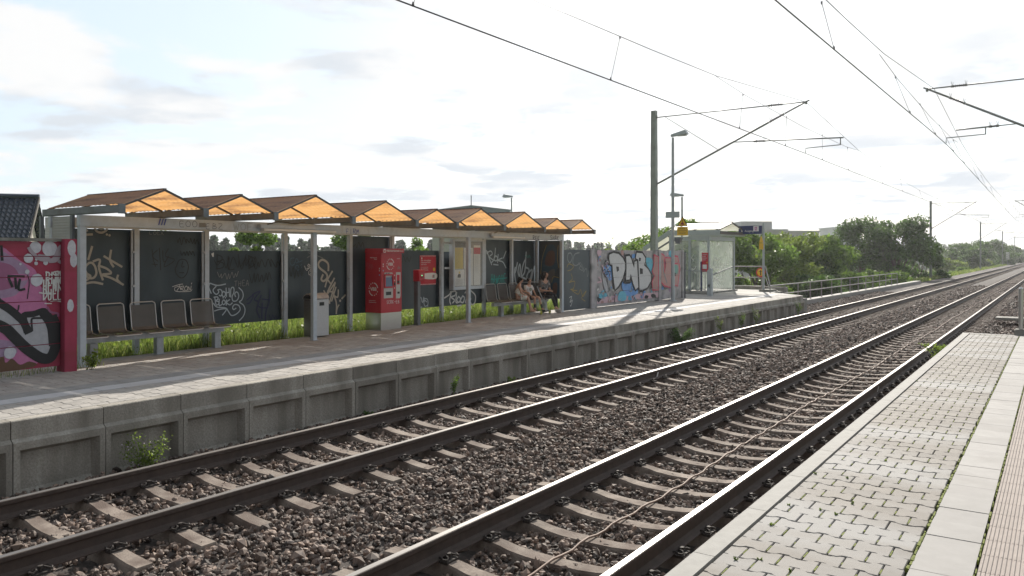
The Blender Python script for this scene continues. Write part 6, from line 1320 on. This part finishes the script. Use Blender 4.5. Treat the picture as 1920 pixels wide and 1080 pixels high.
def person(label, loc, yaw, S, hipz, pose, mats, hair):
    """loc = seat point under the pelvis; local x = facing, y = left; S = scale to a 1.65 m adult"""
    t = thing('person', label, 'person', (0, 0, 0)); ORG[t.name] = Vector((0, 0, 0)); t.location = loc; t.rotation_euler.z = yaw
    J = pose; pts = []; rad = []; ed = []; ix = {}
    def add(k, p, r, par=None):
        pts.append(tuple(Vector(p) * S)); rad.append(r * S if not isinstance(r, tuple) else (r[0] * S, r[1] * S)); ix[k] = len(pts) - 1
        if par: ed.append((ix[par], ix[k]))
    add('pel', (0, 0, .10), (.13, .10)); add('wst', J['wst'], (.115, .085), 'pel'); add('chs', J['chs'], (.135, .09), 'wst'); add('nk', J['nk'], .052, 'chs'); add('nk2', J['nk2'], .047, 'nk'); add('hd', J['hd'], (.075, .085), 'nk2'); hu = Vector(J['hd']) - Vector(J['nk2'])
    add('ht', Vector(J['hd']) + hu.normalized() * .075, (.07, .078), 'hd')
    f = Vector(J['face']).normalized(); add('nose', Vector(J['hd']) + f * .095 + Vector((0, 0, -.005)), .012, 'hd')
    for sd, sg in (('L', 1), ('R', -1)):
        add('sh' + sd, Vector(J['chs']) + Vector((J.get('shx', 0), sg * .165, .055)), .05, 'chs'); add('el' + sd, J['el' + sd], .036, 'sh' + sd); add('wr' + sd, J['wr' + sd], .024, 'el' + sd)
        d = (Vector(J['wr' + sd]) - Vector(J['el' + sd])).normalized(); hd_ = Vector(J.get('hd' + sd, d)).normalized(); pm = Vector(J['wr' + sd]) + hd_ * .055; add('pa' + sd, pm, (.032, .018), 'wr' + sd)
        sdv = hd_.cross(Vector((0, 0, 1))).normalized() if abs(hd_.z) < .9 else Vector((0, 1, 0))
        for q, (o_, l_) in enumerate(((-.027, .05), (-.009, .062), (.009, .058), (.026, .045))):
            add('f%d' % q + sd, pm + sdv * o_ + hd_ * .045, .0085, 'pa' + sd); add('g%d' % q + sd, pm + sdv * o_ * 1.15 + hd_ * (.045 + l_ * .6) + Vector((0, 0, -.025)), .0075, 'f%d' % q + sd)
        add('t0' + sd, pm + sdv * -sg * .045 + hd_ * .01, .0095, 'pa' + sd); add('t1' + sd, pm + sdv * -sg * .05 + hd_ * .045, .008, 't0' + sd)
        add('hp' + sd, (.03, sg * .085, .085), .085, 'pel'); add('kn' + sd, J['kn' + sd], .052, 'hp' + sd); kn, an = Vector(J['kn' + sd]), Vector(J['an' + sd]); add('cf' + sd, kn.lerp(an, .35) + Vector((-.01, 0, 0)), .05, 'kn' + sd); add('an' + sd, an, .032, 'cf' + sd)
        add('hl' + sd, an + Vector((-.02, 0, -.045)), .03, 'an' + sd); add('to' + sd, an + Vector(J.get('ft' + sd, (.17, 0, -.06))), (.035, .02), 'an' + sd)
    skin_mesh('body', pts, ed, rad, skinm, t)
    def sub(name, keys, edges, radf, mat):
        P = [pts[ix[k]] for k in keys]; skin_mesh(name, P, edges, [r * S if not isinstance(r, tuple) else (r[0] * S, r[1] * S) for r in radf], mat, t)
    # eyes and brows
    m = MB(); up = hu.normalized(); sv = up.cross(f).normalized(); h = Vector(J['hd'])
    for e in (-1, 1): m.lathe((h + f * .076 + sv * e * .03 + up * .018) * S, [(.004 * S, 0), (.009 * S, .004 * S), (.003 * S, .008 * S)], 8, f)
    m.build('eyes', black, t, smooth=True); m = MB(); m.lathe((h + f * .078 - up * .045) * S - sv * .016 * S, [(.003 * S, 0), (.007 * S, .016 * S), (.003 * S, .032 * S)], 6, sv); m.build('mouth', M('lips', (.38, .14, .12)), t)
    top_m, bot_m = mats['top'], mats.get('bottom')
    if 'dress' in mats:
        k = pts; hp = Vector(pts[ix['pel']]); kl, kr = Vector(pts[ix['knL']]), Vector(pts[ix['knR']]); mid = (kl + kr) / 2
        P = [pts[ix['pel']], pts[ix['wst']], pts[ix['chs']], tuple(Vector(pts[ix['chs']]) + Vector((0, .1 * S, .07 * S))), tuple(Vector(pts[ix['chs']]) + Vector((0, -.1 * S, .07 * S))), tuple(hp.lerp(mid, .55) + Vector((0, 0, .03 * S))), tuple(hp.lerp(mid, .98) + Vector((0, 0, .0)))]
        skin_mesh('dress', P, [(0, 1), (1, 2), (2, 3), (2, 4), (0, 5), (5, 6)], [(.17 * S, .13 * S), (.135 * S, .105 * S), (.145 * S, .1 * S), .028 * S, .028 * S, (.19 * S, .13 * S), (.20 * S, .13 * S)], top_m, t)
    else:
        P = [Vector(pts[ix[k]]) for k in ('pel', 'wst', 'chs', 'shL', 'shR', 'elL', 'elR')]; P[5] = P[3].lerp(P[5], mats.get('sleeve', .6)); P[6] = P[4].lerp(P[6], mats.get('sleeve', .6)); P[0] = P[0] + Vector((0, 0, .01 * S))
        skin_mesh('shirt', [tuple(q) for q in P], [(0, 1), (1, 2), (2, 3), (2, 4), (3, 5), (4, 6)], [(.155 * S, .125 * S), (.135 * S, .105 * S), (.15 * S, .105 * S), .064 * S, .064 * S, .058 * S, .058 * S], top_m, t)
        if mats.get('print'): q = Vector(pts[ix['chs']]).lerp(Vector(pts[ix['wst']]), .35); m = MB(); m.lathe((q.x + .118 * S, q.y, q.z), [(.075 * S, 0), (.06 * S, .004), (.02 * S, .006)], 14, (1, 0, .1)); m.build('shirt_print', mats['print'], t)
        P = [Vector(pts[ix[k]]) for k in ('pel', 'hpL', 'hpR', 'knL', 'knR', 'anL', 'anR')]; le = mats['leg']
        if le <= 1: P[3] = P[1].lerp(P[3], le); P[4] = P[2].lerp(P[4], le); skin_mesh('shorts', [tuple(q) for q in P[:5]], [(0, 1), (0, 2), (1, 3), (2, 4)], [(.14 * S, .115 * S), .098 * S, .098 * S, .078 * S, .078 * S], bot_m, t)
        else: P[5] = P[3].lerp(P[5], .93); P[6] = P[4].lerp(P[6], .93); skin_mesh('trousers', [tuple(q) for q in P], [(0, 1), (0, 2), (1, 3), (2, 4), (3, 5), (4, 6)], [(.14 * S, .115 * S), .098 * S, .098 * S, .068 * S, .068 * S, .05 * S, .05 * S], bot_m, t)
    if 'shoe' in mats:
        for sd in 'LR':
            an, to = Vector(pts[ix['an' + sd]]), Vector(pts[ix['to' + sd]]); hl = Vector(pts[ix['hl' + sd]]); skin_mesh('shoe', [tuple(an + Vector((0, 0, .0))), tuple(hl), tuple(hl.lerp(to, .5)), tuple(to)], [(0, 1), (1, 2), (2, 3)], [.044 * S, .046 * S, .046 * S, .042 * S], mats['shoe'], t)
    if 'sock' in mats:
        for sd in 'LR':
            kn, an = Vector(pts[ix['kn' + sd]]), Vector(pts[ix['an' + sd]]); skin_mesh('sock', [tuple(kn.lerp(an, .55)), tuple(kn.lerp(an, .97))], [(0, 1)], [.05 * S, .042 * S], mats['sock'], t)
    # hair: cap plus strands
    hd, ht = Vector(pts[ix['hd']]), Vector(pts[ix['ht']]); fb_ = f * S
    P = [ht + up * .012 * S - fb_ * .012, hd - fb_ * .035 + up * .03 * S]; R_ = [(.104 * S, .112 * S), (.098 * S, .098 * S)]; E = [(0, 1)]
    for q in hair: P.append(hd + (sv * q[1] - f * q[0] + up * q[2]) * S); R_.append(q[3] * S); E.append((q[4], len(P) - 1))
    skin_mesh('hair', [tuple(q) for q in P], E, R_, hairm, t)
    return t
SZ = PZ + .43
whs = M('white_shirt', (.62, .62, .64), .85, 0, .1, 20); flo = M('flower_dress', (.60, .64, .60), .85, 0, .0, 20, grime_or_light=((.55, .25, .18), 22, .56, .62)); gsh = M('grey_shirt', (.13, .13, .135), .85, 0, .3, 15, grime_or_light=((.35, .34, .36), 9, .55, .62)); dkc = M('dark_cloth', (.018, .018, .022), .9, 0, .3, 15); shc = M('grey_shorts', (.10, .10, .105), .85, 0, .3, 15); shoe_w = M('white_shoe', (.55, .55, .55), .6); shoe_d = M('dark_sneaker', (.03, .05, .055), .6, 0, .3, 20)
person('barefoot girl in a sleeveless flowered white dress leaning toward the boy', (-13.02, 19.22, SZ), R(38), .80, 0, dict(wst=(.03, 0, .28), chs=(.09, 0, .47), nk=(.12, 0, .60), nk2=(.135, 0, .64), hd=(.165, 0, .735), face=(1, .15, -.35), elL=(.24, .16, .32), wrL=(.40, .08, .28), elR=(.16, -.19, .28), wrR=(.36, -.10, .18), knL=(.43, .07, .09), knR=(.43, -.07, .09), anL=(.58, .10, -.36), anR=(.52, -.02, -.37), ftL=(.17, .02, -.045), ftR=(.17, .02, -.045)), dict(top=flo, dress=1),
       [(.07, 0, -.07, .058, 1), (.10, 0, -.17, .035, 2)])
person('small boy in a white printed shirt, grey shorts and dark sneakers sitting on the bench', (-13.0, 19.86, SZ), R(-12), .74, 0, dict(wst=(-.02, 0, .28), chs=(-.03, 0, .47), nk=(-.02, 0, .60), nk2=(0, 0, .64), hd=(.02, 0, .745), face=(1, .1, -.2), elL=(.05, .23, .30), wrL=(.22, .16, .17), elR=(.05, -.23, .30), wrR=(.22, -.13, .17), knL=(.42, .14, .10), knR=(.42, -.10, .10), anL=(.52, .24, -.38), anR=(.42, -.10, -.36)), dict(top=whs, bottom=shc, leg=.75, sleeve=.75, shoe=shoe_d, sock=shoe_d, print=M('shirt_print', (.30, .33, .26), .8, 0, .6, 40)), [(.03, 0, -.03, .07, 1)])
person('woman with long dark hair, grey printed shirt and black trousers looking at her hands', (-13.0, 20.66, SZ), R(-8), .96, 0, dict(wst=(0, 0, .28), chs=(.03, 0, .48), nk=(.05, 0, .61), nk2=(.07, 0, .65), hd=(.10, 0, .745), face=(1, 0, -.45), elL=(.07, .24, .26), wrL=(.26, .07, .24), elR=(.07, -.24, .26), wrR=(.26, -.07, .24), knL=(.43, .09, .10), knR=(.42, -.08, .12), anL=(.44, .12, -.36), anR=(.50, .02, -.30), ftL=(.19, .03, -.06), ftR=(.18, .04, -.05)), dict(top=gsh, bottom=dkc, leg=2, sleeve=.8, shoe=shoe_w),
       [(.07, 0, -.08, .075, 1), (.07, .03, -.22, .06, 2), (.06, .04, -.36, .035, 3), (-.005, .085, -.12, .035, 1), (-.03, .10, -.28, .035, 5), (-.005, -.085, -.12, .035, 1), (-.03, -.10, -.28, .035, 7)])
ph = tag(MB().box(-12.74, -12.67, 20.60, 20.66, PZ + .70, PZ + .712).build('phone', black, org=(-12.7, 20.63, PZ + .7), bevel=.003), 'dark phone held in the hands of the woman on the bench', 'phone')
bg = thing('bag', 'dark rucksack lying on the bench between the girl and the boy', 'bag', (-13.15, 19.55, SZ)); skin_mesh('body', [(-13.22, 19.55, SZ + .1), (-13.2, 19.55, SZ + .26), (-13.2, 19.56, SZ + .36)], [(0, 1), (1, 2)], [(.15, .11), (.14, .11), (.09, .07)], dkc, bg); m = MB(); m.tube([(-13.12, 19.5, SZ + .4), (-13.08, 19.5, SZ + .48), (-13.12, 19.6, SZ + .46)], .012, 5); m.build('strap', dkc, bg)
b2 = thing('folded_scooter', 'thin folded silver scooter leaning on the bench between the boy and the woman', 'scooter', (-12.95, 20.2, PZ)); m = MB(); m.tube([(-12.62, 20.32, PZ + .07), (-12.95, 20.22, PZ + .80)], .014, 6); m.build('stem', steel, b2); m = MB(); m.tube([(-13.0, 20.10, PZ + .83), (-12.93, 20.34, PZ + .80)], .016, 6); m.build('handlebar', black, b2); m = MB(); m.bar((-12.58, 20.34, PZ + .08), (-12.52, 19.82, PZ + .07), .09, .02); m.build('deck', black, b2)
for (x, y) in ((-12.60, 20.38), (-12.52, 19.78)): m = MB(); m.lathe((x - .012, y, PZ + .055), [(.02, 0), (.055, .002), (.055, .022), (.02, .024)], 14, (1, 0, 0)); m.build('wheel', M('wheel_yellow', (.4, .4, .05)), b2)

# ---------------------------------------------------------------- light haze in the air
m = MB(); m.box(-1000, 560, -90, 2600, -6.5, 20); hz = m.build('haze', black); hm = bpy.data.materials.new('haze_air'); hm.use_nodes = True; nt = hm.node_tree; nt.nodes.remove(nt.nodes['Principled BSDF'])
pvn = nt.nodes.new('ShaderNodeVolumePrincipled'); pvn.inputs['Color'].default_value = (.93, .95, 1, 1); pvn.inputs['Density'].default_value = .0003; pvn.inputs['Anisotropy'].default_value = .55
nt.links.new(pvn.outputs[0], nt.nodes['Material Output'].inputs['Volume']); hz.data.materials.clear(); hz.data.materials.append(hm); hz['kind'] = 'stuff'; hz['label'] = 'thin bright haze in the air'
